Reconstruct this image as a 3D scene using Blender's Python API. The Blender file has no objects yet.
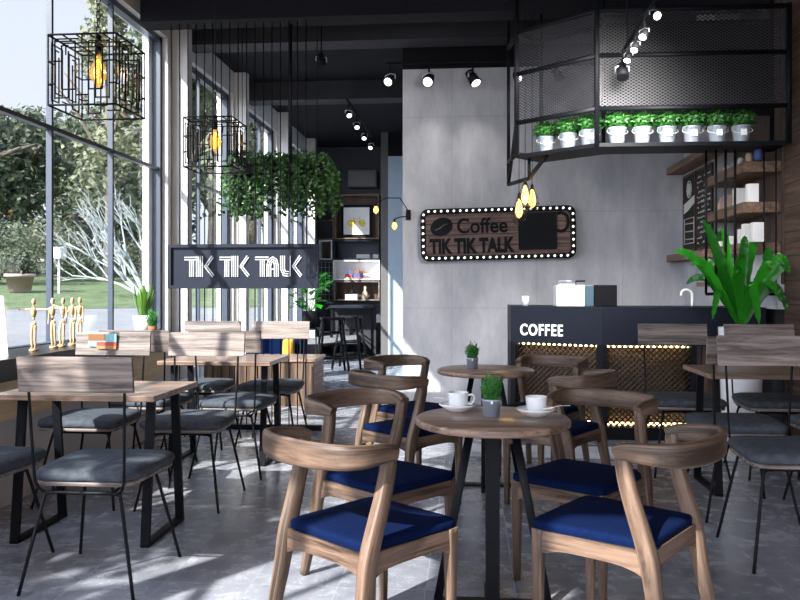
SUN, SKY, HALO, EXPO = 13.0, 1.15, 7.5, 0.28
import bpy, bmesh, math, random
from mathutils import Vector, Matrix, noise
random.seed(7)
PI = math.pi
col = bpy.context.scene.collection
C0, S0 = math.cos(math.radians(5)), math.sin(math.radians(5))
HC = 1.27
def atY(px, py, Y):            # a measured photo point on the upright plane at distance Y
    a = (px-400)/800; b = (288-py)/800
    t = Y/(C0+S0*a)
    return Vector((t*(-S0+a*C0), Y, HC+t*b))

# ------------------------------------------------------------------ materials
def new_mat(name):
    m = bpy.data.materials.new(name); m.use_nodes = True
    nt = m.node_tree; b = nt.nodes['Principled BSDF']
    return m, nt, b
def N(nt, t, **kw):
    n = nt.nodes.new(t)
    for k, v in kw.items():
        if k in n.inputs: n.inputs[k].default_value = v
        else: setattr(n, k, v)
    return n
def L(nt, a, b): nt.links.new(a, b)
def ramp(nt, fac, stops):
    r = nt.nodes.new('ShaderNodeValToRGB'); e = r.color_ramp.elements
    while len(e) < len(stops): e.new(0.5)
    for i, (p, c) in enumerate(stops):
        e[i].position = p; e[i].color = (*c, 1)
    L(nt, fac, r.inputs[0]); return r
def plain(name, c, rough=.5, metal=0, spec=.5, var=.0, scale=8, bump=0, coat=0):
    m, nt, b = new_mat(name)
    b.inputs['Roughness'].default_value = rough; b.inputs['Metallic'].default_value = metal
    b.inputs['Specular IOR Level'].default_value = spec
    if coat: b.inputs['Coat Weight'].default_value = coat
    tc = N(nt, 'ShaderNodeTexCoord'); nz = N(nt, 'ShaderNodeTexNoise'); nz.inputs['Scale'].default_value = scale
    nz.inputs['Detail'].default_value = 4
    L(nt, tc.outputs['Object'], nz.inputs['Vector'])
    v = max(var, .04)
    r = ramp(nt, nz.outputs['Fac'], [(.3, tuple(x*(1-v) for x in c)), (.7, tuple(min(1, x*(1+v)) for x in c))])
    L(nt, r.outputs[0], b.inputs['Base Color'])
    if bump:
        bp = N(nt, 'ShaderNodeBump'); bp.inputs['Strength'].default_value = bump; bp.inputs['Distance'].default_value = .01
        L(nt, nz.outputs['Fac'], bp.inputs['Height']); L(nt, bp.outputs[0], b.inputs['Normal'])
    return m
def wood(name, dark, light, axis=0, scale=1.0, rough=.5, planks=None, uv=False):
    m, nt, b = new_mat(name)
    tc = N(nt, 'ShaderNodeTexCoord'); mp = N(nt, 'ShaderNodeMapping')
    s = [34*scale]*3; s[axis] = 1.7*scale
    mp.inputs['Scale'].default_value = s
    oi = N(nt, 'ShaderNodeObjectInfo'); ml = N(nt, 'ShaderNodeMath', operation='MULTIPLY'); ml.inputs[1].default_value = 20
    L(nt, oi.outputs['Random'], ml.inputs[0])
    ad = N(nt, 'ShaderNodeVectorMath', operation='ADD')
    L(nt, tc.outputs['UV' if uv else 'Object'], ad.inputs[0]); L(nt, ml.outputs[0], ad.inputs[1])
    L(nt, ad.outputs[0], mp.inputs['Vector'])
    nz = N(nt, 'ShaderNodeTexNoise'); nz.inputs['Scale'].default_value = 1.0; nz.inputs['Detail'].default_value = 6
    nz.inputs['Roughness'].default_value = .7; nz.inputs['Distortion'].default_value = .5
    L(nt, mp.outputs[0], nz.inputs['Vector'])
    mid = tuple((a+c)/2 for a, c in zip(dark, light))
    r = ramp(nt, nz.outputs['Fac'], [(.38, dark), (.49, mid), (.60, light)])
    colr = r.outputs[0]
    if planks:     # (axis across planks, width)
        ax, w = planks
        sp = N(nt, 'ShaderNodeSeparateXYZ'); L(nt, tc.outputs['Object'], sp.inputs[0])
        md = N(nt, 'ShaderNodeMath', operation='PINGPONG'); md.inputs[1].default_value = w/2
        L(nt, sp.outputs[ax], md.inputs[0])
        gt = N(nt, 'ShaderNodeMath', operation='GREATER_THAN'); gt.inputs[1].default_value = .004
        L(nt, md.outputs[0], gt.inputs[0])
        mx = N(nt, 'ShaderNodeMix', data_type='RGBA'); mx.inputs[6].default_value = (.012, .009, .008, 1)
        L(nt, gt.outputs[0], mx.inputs[0]); L(nt, colr, mx.inputs[7]); colr = mx.outputs[2]
    L(nt, colr, b.inputs['Base Color'])
    b.inputs['Roughness'].default_value = rough; b.inputs['Specular IOR Level'].default_value = .4
    bp = N(nt, 'ShaderNodeBump'); bp.inputs['Strength'].default_value = .15; bp.inputs['Distance'].default_value = .003
    L(nt, nz.outputs['Fac'], bp.inputs['Height']); L(nt, bp.outputs[0], b.inputs['Normal'])
    return m
def emit(name, c, s):
    m, nt, b = new_mat(name)
    b.inputs['Base Color'].default_value = (*c, 1)
    b.inputs['Emission Color'].default_value = (*c, 1); b.inputs['Emission Strength'].default_value = s
    return m
def thin_glass(name, tint=(1, 1, 1), refl=.06, glow=0):
    m = bpy.data.materials.new(name); m.use_nodes = True; nt = m.node_tree; nt.nodes.clear()
    o = N(nt, 'ShaderNodeOutputMaterial'); t = N(nt, 'ShaderNodeBsdfTransparent'); g = N(nt, 'ShaderNodeBsdfGlossy')
    t.inputs[0].default_value = (*tint, 1); g.inputs['Roughness'].default_value = .02
    mx = N(nt, 'ShaderNodeMixShader'); mx.inputs[0].default_value = refl
    L(nt, t.outputs[0], mx.inputs[1]); L(nt, g.outputs[0], mx.inputs[2]); L(nt, mx.outputs[0], o.inputs[0])
    if glow:
        e = N(nt, 'ShaderNodeEmission'); e.inputs[0].default_value = (1, .72, .22, 1); e.inputs[1].default_value = glow
        m2 = N(nt, 'ShaderNodeMixShader'); m2.inputs[0].default_value = .3; L(nt, mx.outputs[0], m2.inputs[1]); L(nt, e.outputs[0], m2.inputs[2]); L(nt, m2.outputs[0], o.inputs[0])
    return m
def mesh_mat(name, c, pitch=.03):         # expanded metal: a diamond net with real holes
    m = bpy.data.materials.new(name); m.use_nodes = True; nt = m.node_tree; b = nt.nodes['Principled BSDF']
    b.inputs['Base Color'].default_value = (*c, 1); b.inputs['Roughness'].default_value = .5; b.inputs['Metallic'].default_value = .3
    tc = N(nt, 'ShaderNodeTexCoord'); sp = N(nt, 'ShaderNodeSeparateXYZ'); L(nt, tc.outputs['UV'], sp.inputs[0])
    outs = []
    for sg in (1, -1):
        ml = N(nt, 'ShaderNodeMath', operation='MULTIPLY'); ml.inputs[1].default_value = 1.7*sg; L(nt, sp.outputs[1], ml.inputs[0])
        ad = N(nt, 'ShaderNodeMath', operation='ADD'); L(nt, sp.outputs[0], ad.inputs[0]); L(nt, ml.outputs[0], ad.inputs[1])
        pp = N(nt, 'ShaderNodeMath', operation='PINGPONG'); pp.inputs[1].default_value = pitch/2; L(nt, ad.outputs[0], pp.inputs[0])
        lt = N(nt, 'ShaderNodeMath', operation='LESS_THAN'); lt.inputs[1].default_value = pitch*.16; L(nt, pp.outputs[0], lt.inputs[0])
        outs.append(lt)
    mx = N(nt, 'ShaderNodeMath', operation='MAXIMUM'); L(nt, outs[0].outputs[0], mx.inputs[0]); L(nt, outs[1].outputs[0], mx.inputs[1])
    L(nt, mx.outputs[0], b.inputs['Alpha'])
    return m
def floor_mat():
    m, nt, b = new_mat('floor_tiles')
    tc = N(nt, 'ShaderNodeTexCoord'); mp = N(nt, 'ShaderNodeMapping'); mp.inputs['Location'].default_value = (.186, .39, 0)
    L(nt, tc.outputs['Object'], mp.inputs[0])
    br = N(nt, 'ShaderNodeTexBrick'); br.offset = 0; br.inputs['Scale'].default_value = 1
    br.inputs['Brick Width'].default_value = .375; br.inputs['Row Height'].default_value = .375
    br.inputs['Mortar Size'].default_value = .0022; br.inputs['Mortar Smooth'].default_value = .3
    br.inputs['Color1'].default_value = (0, 0, 0, 1); br.inputs['Color2'].default_value = (1, 1, 1, 1); br.inputs['Mortar'].default_value = (.5, .5, .5, 1)
    L(nt, mp.outputs[0], br.inputs['Vector'])
    # marbled clouds, shifted per tile
    sc = N(nt, 'ShaderNodeVectorMath', operation='SCALE'); sc.inputs['Scale'].default_value = 1.5; L(nt, br.outputs['Color'], sc.inputs[0])
    ad = N(nt, 'ShaderNodeVectorMath', operation='ADD'); L(nt, tc.outputs['Object'], ad.inputs[0]); L(nt, sc.outputs[0], ad.inputs[1])
    nz = N(nt, 'ShaderNodeTexNoise'); nz.inputs['Scale'].default_value = 5.5; nz.inputs['Detail'].default_value = 10; nz.inputs['Roughness'].default_value = .72
    nz.inputs['Distortion'].default_value = .25
    L(nt, ad.outputs[0], nz.inputs['Vector'])
    r = ramp(nt, nz.outputs['Fac'], [(.2, (.13, .135, .17)), (.5, (.27, .275, .315)), (.8, (.50, .50, .54))])
    tv = N(nt, 'ShaderNodeMath', operation='MULTIPLY_ADD'); tv.inputs[1].default_value = .3; tv.inputs[2].default_value = .85
    L(nt, br.outputs['Color'], tv.inputs[0])
    mu = N(nt, 'ShaderNodeVectorMath', operation='SCALE'); L(nt, r.outputs[0], mu.inputs[0]); L(nt, tv.outputs[0], mu.inputs['Scale'])
    mx = N(nt, 'ShaderNodeMix', data_type='RGBA'); mx.inputs[7].default_value = (.42, .43, .47, 1)
    L(nt, br.outputs['Fac'], mx.inputs[0]); L(nt, mu.outputs[0], mx.inputs[6]); L(nt, mx.outputs[2], b.inputs['Base Color'])
    rr = ramp(nt, nz.outputs['Fac'], [(.3, (.16, .16, .16)), (.7, (.34, .34, .34))]); L(nt, rr.outputs[0], b.inputs['Roughness'])
    b.inputs['Specular IOR Level'].default_value = .55
    return m
def concrete_mat():
    m, nt, b = new_mat('cast_concrete')
    tc = N(nt, 'ShaderNodeTexCoord')
    mp = N(nt, 'ShaderNodeMapping'); mp.inputs['Scale'].default_value = (3.2, 3.2, 1.1); L(nt, tc.outputs['Object'], mp.inputs[0])
    nz = N(nt, 'ShaderNodeTexNoise'); nz.inputs['Scale'].default_value = 1.0; nz.inputs['Detail'].default_value = 8; nz.inputs['Roughness'].default_value = .66
    L(nt, mp.outputs[0], nz.inputs['Vector'])
    r = ramp(nt, nz.outputs['Fac'], [(.3, (.30, .305, .335)), (.55, (.43, .435, .465)), (.75, (.55, .555, .58))])
    sp = N(nt, 'ShaderNodeSeparateXYZ'); L(nt, tc.outputs['Object'], sp.inputs[0])
    masks = []
    for ax, w, off in ((0, .92, .2), (2, 1.05, 0)):
        a = N(nt, 'ShaderNodeMath', operation='ADD'); a.inputs[1].default_value = off; L(nt, sp.outputs[ax], a.inputs[0])
        p = N(nt, 'ShaderNodeMath', operation='PINGPONG'); p.inputs[1].default_value = w/2; L(nt, a.outputs[0], p.inputs[0])
        g = N(nt, 'ShaderNodeMath', operation='LESS_THAN'); g.inputs[1].default_value = .006; L(nt, p.outputs[0], g.inputs[0]); masks.append(g)
    mk = N(nt, 'ShaderNodeMath', operation='MAXIMUM'); L(nt, masks[0].outputs[0], mk.inputs[0]); L(nt, masks[1].outputs[0], mk.inputs[1])
    ms = N(nt, 'ShaderNodeMath', operation='MULTIPLY'); ms.inputs[1].default_value = .16; L(nt, mk.outputs[0], ms.inputs[0])
    mx = N(nt, 'ShaderNodeMix', data_type='RGBA'); mx.inputs[7].default_value = (.1, .1, .11, 1)
    L(nt, ms.outputs[0], mx.inputs[0]); L(nt, r.outputs[0], mx.inputs[6]); L(nt, mx.outputs[2], b.inputs['Base Color'])
    b.inputs['Roughness'].default_value = .75
    bp = N(nt, 'ShaderNodeBump'); bp.inputs['Strength'].default_value = .15; bp.inputs['Distance'].default_value = .01
    L(nt, nz.outputs['Fac'], bp.inputs['Height']); L(nt, bp.outputs[0], b.inputs['Normal'])
    return m
def leafm(name, c1, c2, rough=.45, trans=.25):
    m, nt, b = new_mat(name)
    gi = N(nt, 'ShaderNodeNewGeometry'); r = ramp(nt, gi.outputs['Random Per Island'], [(0, c1), (1, c2)])
    L(nt, r.outputs[0], b.inputs['Base Color']); b.inputs['Roughness'].default_value = rough
    tl = N(nt, 'ShaderNodeBsdfTranslucent'); L(nt, r.outputs[0], tl.inputs[0])
    mx = N(nt, 'ShaderNodeMixShader'); mx.inputs[0].default_value = trans
    o = nt.nodes['Material Output']; L(nt, b.outputs[0], mx.inputs[1]); L(nt, tl.outputs[0], mx.inputs[2]); L(nt, mx.outputs[0], o.inputs[0])
    return m

M = dict(
    floor=floor_mat(), concrete=concrete_mat(),
    ceiling=plain('ceiling_black', (.008, .0085, .012), .85, 0, .2), beam=plain('beam_charcoal', (.03, .031, .038), .75, 0, .3),
    white_wall=plain('white_paint', (.60, .58, .57), .7), charcoal=plain('charcoal_wall', (.05, .055, .075), .6),
    pale=plain('pale_blue_wall', (.32, .39, .46), .6), brownwall=plain('taupe_wall', (.10, .095, .095), .7),
    frame=plain('window_frame_slate', (.035, .045, .068), .4), jamb=plain('jamb_white', (.75, .77, .82), .5),
    black=plain('black_steel', (.005, .0055, .008), .5, 0.0, .14), blackm=plain('black_matt', (.006, .0065, .009), .65, 0, .15),
    navy=plain('navy_board', (.010, .013, .024), .5, 0, .2), sill=plain('black_sill', (.012, .013, .018), .3),
    ply=wood('pale_plywood', (.60, .46, .27), (.76, .61, .40), 1, .5),
    walnut=wood('walnut_chair', (.030, .0185, .013), (.178, .115, .080), 0, 1.0),
    walnut_uv=wood('walnut_bent', (.030, .0185, .013), (.178, .115, .080), 0, 1.0, uv=True),
    walnut_z=wood('walnut_leg', (.030, .0185, .013), (.178, .115, .080), 2, 1.0),
    walnut_y=wood('walnut_side', (.030, .0185, .013), (.178, .115, .080), 1, 1.0),
    greywood=wood('grey_walnut_board', (.06, .046, .042), (.27, .215, .19), 0, .9),
    table=wood('table_top_wood', (.09, .054, .040), (.31, .205, .15), 0, .8, .3),
    darkwood=wood('dark_walnut_panel', (.035, .02, .014), (.11, .066, .045), 2, .8),
    plankwood=wood('plank_wall_wood', (.045, .027, .02), (.15, .092, .068), 1, .8, .5, (2, .19)),
    slatwood=wood('slat_wood', (.04, .026, .02), (.10, .066, .05), 2, .8, .5, (1, .14)),
    shelfwood=wood('shelf_wood', (.085, .05, .034), (.24, .15, .105), 1, .8),
    signwood=wood('sign_wood', (.07, .04, .034), (.20, .125, .105), 0, .9, .6, (2, .12)),
    boothwood=wood('booth_wood', (.04, .024, .016), (.15, .092, .06), 2, .6, .5, (0, .16)),
    blue=plain('navy_blue_fabric', (.0018, .0072, .036), .9, 0, .06, .15, 60, .25),
    grey=plain('charcoal_fabric', (.062, .07, .084), .9, 0, .2, .25, 30, .3),
    white=plain('glazed_white', (.86, .86, .87), .2), paper=plain('white_card', (.85, .85, .86), .6),
    steel=plain('brushed_steel', (.55, .57, .60), .3, .85), zinc=plain('zinc_pot', (.33, .37, .44), .4, .2),
    teal=plain('teal_metal', (.06, .12, .16), .35), manikin=wood('manikin_wood', (.50, .33, .16), (.72, .52, .30), 2, 1),
    cookie=plain('biscuit', (.55, .30, .10), .8), coffee=plain('coffee', (.03, .012, .005), .1),
    bulb=emit('warm_bulb', (1, .60, .16), 7), led=emit('led_strip', (1, .70, .32), 9), spot=emit('spot_face', (1, .93, .85), 3),
    marquee=emit('marquee_bulb', (1, .95, .88), 1.3), lit=emit('lit_letter', (1, 1, 1), .8),
    letter=plain('white_letter', (.62, .62, .65), .6), glass=thin_glass('clear_glass', (.93, .96, .97), .05),
    bulbglass=thin_glass('amber_glass', (1, .62, .22), .08, 1.1),
    net=mesh_mat('expanded_metal', (.035, .035, .04), .040), lattice=plain('dark_lattice', (.02, .013, .010), .5),
    goldback=wood('counter_back_wood', (.06, .038, .024), (.13, .085, .05), 0, .7),
    trail=leafm('trailing_leaves', (.012, .045, .010), (.05, .14, .03)), fern=leafm('fern_leaves', (.010, .12, .008), (.035, .34, .018), .28, .25),
    herb=leafm('herb_leaves', (.02, .12, .02), (.06, .25, .04)), box=leafm('topiary_leaves', (.012, .09, .012), (.04, .19, .025)),
    snake=leafm('snake_leaves', (.05, .15, .02), (.16, .30, .04)),
    tree=leafm('tree_leaves', (.04, .058, .034), (.135, .155, .09), .8, .3), tree2=leafm('olive_leaves', (.11, .12, .07), (.24, .25, .15), .8, .3),
    bark=plain('bark', (.10, .08, .06), .9), whitebark=plain('white_bark', (.25, .27, .265), .8),
    grass=plain('lawn_grass', (.095, .12, .062), .95, 0, .1, .3, 3), road=plain('pale_road', (.17, .168, .175), .9, 0, .2, .1, 1.5),
    brick=plain('clay_planter', (.33, .24, .21), .9), housewall=plain('house_wall', (.42, .38, .36), .8), roof=plain('house_roof', (.20, .19, .20), .8),
    darkpane=plain('dark_pane', (.05, .05, .06), .2), yellow=plain('yellow_print', (.75, .62, .02), .6), gold=plain('mustard_fabric', (.50, .27, .03), .85),
    red=plain('red_cover', (.40, .05, .04), .6), orange=plain('orange_cover', (.5, .2, .06), .6), cyan=plain('cyan_cloth', (.25, .48, .52), .8),
    rust=plain('rust_cloth', (.22, .09, .03), .8), bluec=plain('blue_cover', (.05, .09, .25), .6), cream=plain('cream_cover', (.6, .5, .36), .6),
    chalk=plain('chalkboard', (.012, .010, .008), .7), chalkw=plain('chalk_white', (.6, .58, .55), .8), ac=plain('grey_plastic', (.09, .09, .095), .5),
    lime=plain('lime_pack', (.25, .5, .03), .5), pink=plain('kraft_pack', (.62, .45, .38), .6),
)

# ------------------------------------------------------------------ mesh building
def crom(pts, n=6):
    P = [Vector(p) for p in pts]; out = []
    for i in range(len(P)-1):
        p0 = P[max(i-1, 0)]; p1 = P[i]; p2 = P[i+1]; p3 = P[min(i+2, len(P)-1)]
        for k in range(n):
            t = k/n
            out.append(.5*((2*p1)+(-p0+p2)*t+(2*p0-5*p1+4*p2-p3)*t*t+(-p0+3*p1-3*p2+p3)*t**3))
    out.append(P[-1]); return out
def lerps(vals, m):      # resample a list of numbers to m values
    out = []
    for i in range(m):
        u = i/(m-1)*(len(vals)-1); k = min(int(u), len(vals)-2); f = u-k
        out.append(vals[k]*(1-f)+vals[k+1]*f)
    return out
class MB:
    def __init__(s): s.bm = bmesh.new(); s.mats = []
    def mi(s, m):
        if m is None: return 0
        if m not in s.mats: s.mats.append(m)
        return s.mats.index(m)
    def ring_loft(s, rings, cap=True, closed=False, m=None):
        vs = [[s.bm.verts.new(p) for p in r] for r in rings]; n = len(vs[0]); k = s.mi(m)
        seq = list(zip(vs, vs[1:]))
        if closed: seq.append((vs[-1], vs[0]))
        for a, b in seq:
            for i in range(n):
                f = s.bm.faces.new((a[i], a[(i+1) % n], b[(i+1) % n], b[i])); f.material_index = k; f.smooth = True
        if cap and not closed:
            for r in (vs[0][::-1], vs[-1]):
                f = s.bm.faces.new(r); f.material_index = k
        return s
    def box(s, c, d, rz=0, bev=0, m=None, rx=0, ry=0):
        mt = Matrix.Translation(c) @ Matrix.Rotation(rz, 4, 'Z') @ Matrix.Rotation(ry, 4, 'Y') @ Matrix.Rotation(rx, 4, 'X') @ Matrix.Diagonal((*d, 1))
        r = bmesh.ops.create_cube(s.bm, size=1, matrix=mt); k = s.mi(m)
        fs = set(f for v in r['verts'] for f in v.link_faces)
        for f in fs: f.material_index = k
        if bev:
            es = set(e for v in r['verts'] for e in v.link_edges)
            bmesh.ops.bevel(s.bm, geom=list(es), offset=bev, segments=2, affect='EDGES', profile=.6)
        return s
    def b2(s, a, b, bev=0, m=None):        # box by two corners
        a = Vector(a); b = Vector(b)
        return s.box((a+b)/2, [max(abs(x), 1e-4) for x in (b-a)], 0, bev, m)
    def cyl(s, a, b, r1, r2=None, n=12, m=None, cap=True):
        a = Vector(a); b = Vector(b); r2 = r1 if r2 is None else r2
        d = (b-a).normalized(); u = d.orthogonal().normalized(); v = d.cross(u)
        ring = lambda p, r: [p+r*(math.cos(2*PI*i/n)*u+math.sin(2*PI*i/n)*v) for i in range(n)]
        return s.ring_loft([ring(a, r1), ring(b, r2)], cap, m=m)
    def tube(s, pts, r, n=8, smooth=0, m=None):
        P = crom(pts, smooth) if smooth else [Vector(p) for p in pts]
        R = lerps(r, len(P)) if isinstance(r, (list, tuple)) else [r]*len(P)
        rings = []; u = None
        for i, p in enumerate(P):
            d = (P[min(i+1, len(P)-1)]-P[max(i-1, 0)]).normalized()
            if u is None: u = d.orthogonal().normalized()
            u = (u-d*u.dot(d)); u = u.normalized() if u.length > 1e-6 else d.orthogonal().normalized()
            v = d.cross(u)
            rings.append([p+R[i]*(math.cos(2*PI*k/n)*u+math.sin(2*PI*k/n)*v) for k in range(n)])
        return s.ring_loft(rings, m=m)
    def sweep(s, pts, W, H, up=(0, 0, 1), smooth=6, m=None, n=14, e=3.2):   # rounded bar: W sideways, H along up
        P = crom(pts, smooth) if smooth else [Vector(p) for p in pts]
        Ws = lerps(W, len(P)) if isinstance(W, (list, tuple)) else [W]*len(P)
        Hs = lerps(H, len(P)) if isinstance(H, (list, tuple)) else [H]*len(P)
        rings = []
        for i, p in enumerate(P):
            d = (P[min(i+1, len(P)-1)]-P[max(i-1, 0)]).normalized()
            side = d.cross(Vector(up)).normalized(); u2 = side.cross(d).normalized()
            r = []
            for k in range(n):
                a = 2*PI*(k+.5)/n; c, q = math.cos(a), math.sin(a)
                f = lambda x: math.copysign(abs(x)**(2/e), x)
                r.append(p+side*(Ws[i]/2*f(c))+u2*(Hs[i]/2*f(q)))
            rings.append(r)
        s.ring_loft(rings, m=m)
        uv = s.bm.loops.layers.uv.get('UVMap') or s.bm.loops.layers.uv.new('UVMap')
        s.bm.faces.ensure_lookup_table(); F = s.bm.faces[-((len(rings)-1)*n+2):]; ln = [0]
        for a, b in zip(P, P[1:]): ln.append(ln[-1]+(b-a).length)
        for j, f in enumerate(F[:-2]):
            i, k = divmod(j, n)
            for l, (di, dk) in zip(f.loops, ((0, 0), (0, 1), (1, 1), (1, 0))): l[uv].uv = (ln[i+di], abs(2*(k+dk)/n-1)*.09)
        return s
    def lathe(s, prof, c=(0, 0, 0), n=20, m=None):      # prof: (r, z)
        c = Vector(c); k = s.mi(m)
        rings = [[c+Vector((max(r, 1e-4)*math.cos(2*PI*i/n), max(r, 1e-4)*math.sin(2*PI*i/n), z)) for i in range(n)] for r, z in prof]
        return s.ring_loft(rings, True, m=m)
    def sph(s, c, r, m=None, sc=(1, 1, 1), sub=2, rot=None):
        mt = Matrix.Translation(c) @ (rot or Matrix()) @ Matrix.Diagonal((*sc, 1))
        g = bmesh.ops.create_icosphere(s.bm, subdivisions=sub, radius=r, matrix=mt); k = s.mi(m)
        for f in set(f for v in g['verts'] for f in v.link_faces): f.smooth = True; f.material_index = k
        return s
    def prism(s, pts, vec, m=None):       # planar outline pushed along vec
        k = s.mi(m); vec = Vector(vec)
        a = [s.bm.verts.new(p) for p in pts]; b = [s.bm.verts.new(Vector(p)+vec) for p in pts]
        n = len(a); fs = [s.bm.faces.new(a[::-1]), s.bm.faces.new(b)]
        for i in range(n): fs.append(s.bm.faces.new((a[i], a[(i+1) % n], b[(i+1) % n], b[i])))
        for f in fs: f.material_index = k
        return s
    def face(s, pts, m=None):
        f = s.bm.faces.new([s.bm.verts.new(p) for p in pts]); f.material_index = s.mi(m); return f
    def leaf(s, c, d, up, l, w, m=None):
        c = Vector(c); d = Vector(d).normalized(); sd = d.cross(Vector(up)); sd = sd.normalized() if sd.length > 1e-4 else d.orthogonal().normalized()
        nrm = sd.cross(d)
        s.face([c, c+d*l*.45+sd*w/2+nrm*w*.1, c+d*l, c+d*l*.45-sd*w/2+nrm*w*.1], m)
    def build(s, name, mat=None, parent=None, loc=None):
        bmesh.ops.recalc_face_normals(s.bm, faces=s.bm.faces)
        me = bpy.data.meshes.new(name); s.bm.to_mesh(me); s.bm.free()
        mats = s.mats if s.mats else ([mat] if mat else [])
        for m in mats: me.materials.append(m)
        o = bpy.data.objects.new(name, me); col.objects.link(o)
        if parent: o.parent = parent
        if loc is not None: o.location = loc
        return o
def tag(o, label=None, cat=None, group=None, kind=None):
    if label: o['label'] = label
    if cat: o['category'] = cat
    if group: o['group'] = group
    if kind: o['kind'] = kind
    return o
def empty(name, loc=(0, 0, 0), rz=0, label=None, cat=None, group=None):
    o = bpy.data.objects.new(name, None); col.objects.link(o); o.empty_display_size = .1
    o.location = loc; o.rotation_euler = (0, 0, rz); return tag(o, label, cat, group)
def kids(o): return [c for c in bpy.data.objects if c.parent == o]
def SOCK(r, nm='socket'): return [c for c in bpy.data.objects if c.parent == r and c.name.startswith(nm)][0]
def copy_tree(o, parent=None):
    c = o.copy(); col.objects.link(c)
    if parent: c.parent = parent
    for ch in kids(o): copy_tree(ch, c)
    return c
def dup(root, loc, rz, label, sc=None):
    c = copy_tree(root); c.location = loc; c.rotation_euler = (0, 0, rz); c['label'] = label
    if sc: c.scale = sc
    return c
def struct(o): o['kind'] = 'structure'; return o
def text_mesh(name, body, size, mat, parent, mtx, depth=.004, bold=0.0, width=None, height=None, spacing=1.0):
    cu = bpy.data.curves.new(name, 'FONT'); cu.body = body; cu.size = size; cu.extrude = depth; cu.offset = bold
    cu.align_x = 'CENTER'; cu.align_y = 'CENTER'; cu.space_character = spacing
    t = bpy.data.objects.new(name, cu); col.objects.link(t)
    dg = bpy.context.evaluated_depsgraph_get(); me = bpy.data.meshes.new_from_object(t.evaluated_get(dg))
    bpy.data.objects.remove(t)
    xs = [v.co.x for v in me.vertices]; ys = [v.co.y for v in me.vertices]
    cx, cy = (max(xs)+min(xs))/2, (max(ys)+min(ys))/2
    sx = width/(max(xs)-min(xs)) if width else 1; sy = height/(max(ys)-min(ys)) if height else sx
    me.transform(mtx @ Matrix.Diagonal((sx, sy, 1, 1)) @ Matrix.Translation((-cx, -cy, 0)))
    me.materials.clear(); me.materials.append(mat)
    o = bpy.data.objects.new(name, me); col.objects.link(o); o.parent = parent; return o
FRONT = Matrix.Rotation(PI/2, 4, 'X')     # text standing upright and facing -Y
# ================================================================== the room
XL, XR = -3.13, 2.49
struct(MB().b2((-3.3, -3, -.1), (2.65, 15.8, 0)).build('floor', M['floor']))
struct(MB().b2((-3.3, -1.0, 4.05), (2.65, 15.8, 4.2)).build('ceiling', M['ceiling']))
struct(MB().b2((-2.95, 6.95, 3.66), (2.45, 7.2, 4.05)).build('trim_1', M['ceiling']))
struct(MB().b2((-3.05, 8.3, 3.86), (2.45, 8.6, 4.05)).build('trim_2', M['beam']))
struct(MB().b2((-3.05, 10.6, 3.80), (-.72, 10.9, 4.05)).build('trim_3', M['beam']))
fa = MB().b2((-3.05, -1.12, 3.86), (2.49, -1.0, 4.05))  # unseen lintel and bars behind the camera, added to cut the foreground sun into strips
for k_ in range(8): fa.b2((-2.62+k_*.72, -1.12, 0), (-2.42+k_*.72, -1.0, 3.86))
fa.b2((-3.05, -1.1, 2.72), (2.49, -1.02, 2.84))
struct(fa.build('shade_bars_front', M['blackm']))
# left wall with its openings
w = MB(); ops = [(-1.0, .60, .86, 3.79), (.72, 7.82, .82, 3.79), (8.2, 10.05, .15, 3.75), (10.4, 12.4, .15, 3.75), (12.75, 14.6, .15, 3.75)]
y = -1.0
for a, b, z0, z1 in ops:
    if a > y: w.b2((-3.25, y, 0), (-3.03, a, 4.05))
    w.b2((-3.25, a, 0), (-3.03, b, z0)); w.b2((-3.25, a, z1), (-3.03, b, 4.05)); y = b
w.b2((-3.25, y, 0), (-3.03, 15.7, 4.05))
struct(w.build('wall_left', M['white_wall']))
def window(n, a, b, z0, z1, mull, ztr, fw=.05):
    e = empty('window_%d' % n, (XL, a, z0)); struct(e)
    H, W = z1-z0, b-a
    f = MB()
    f.b2((-.04, 0, 0), (.04, fw, H)).b2((-.04, W-fw, 0), (.04, W, H)).b2((-.04, 0, 0), (.04, W, fw)).b2((-.04, 0, H-fw), (.04, W, H))
    f.build('window_frame', M['frame'], e)
    for m_ in mull: MB().b2((-.022, m_-a-.014, fw), (.022, m_-a+.014, H-fw)).build('mullion', M['frame'], e)
    if ztr: MB().b2((-.025, fw, ztr-z0-.016), (.025, W-fw, ztr-z0+.016)).build('transom', M['frame'], e)
    MB().b2((-.004, fw, fw), (.004, W-fw, H-fw)).build('pane', M['glass'], e)
    return e
window(1, .72, 7.82, .815, 3.79, [1.61, 2.64, 3.67, 4.70, 5.73, 6.75], 2.465)
window(2, 8.2, 10.05, .15, 3.75, [9.0], 2.465, .07)
window(3, 10.4, 12.4, .15, 3.75, [11.7], 2.465, .07)
window(4, 12.75, 14.6, .15, 3.75, [13.85], 2.465, .07)
window(5, -1.0, .60, .86, 3.79, [-.2], 2.465)
struct(MB().b2((-3.24, 7.70, .86), (-3.18, 7.83, 3.79)).build('trim_4', M['jamb']))
for i_, y_ in enumerate((7.95, 10.1, 12.45, 14.65)): struct(MB().b2((-3.03, y_, 0), (-2.87, y_+.12, 4.05)).build('trim_%d' % (15+i_), M['white_wall']))
# ledge under the long window
struct(MB().b2((-3.08, -1.0, .73), (-2.65, 6.84, .86), .006).build('trim_5', M['sill']))
struct(MB().b2((-3.02, -1.0, .50), (-2.67, 6.84, .73)).build('trim_6', M['ply']))
struct(MB().b2((-3.02, -1.0, 0), (-2.70, 6.82, .50)).build('trim_7', M['white_wall']))
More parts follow.
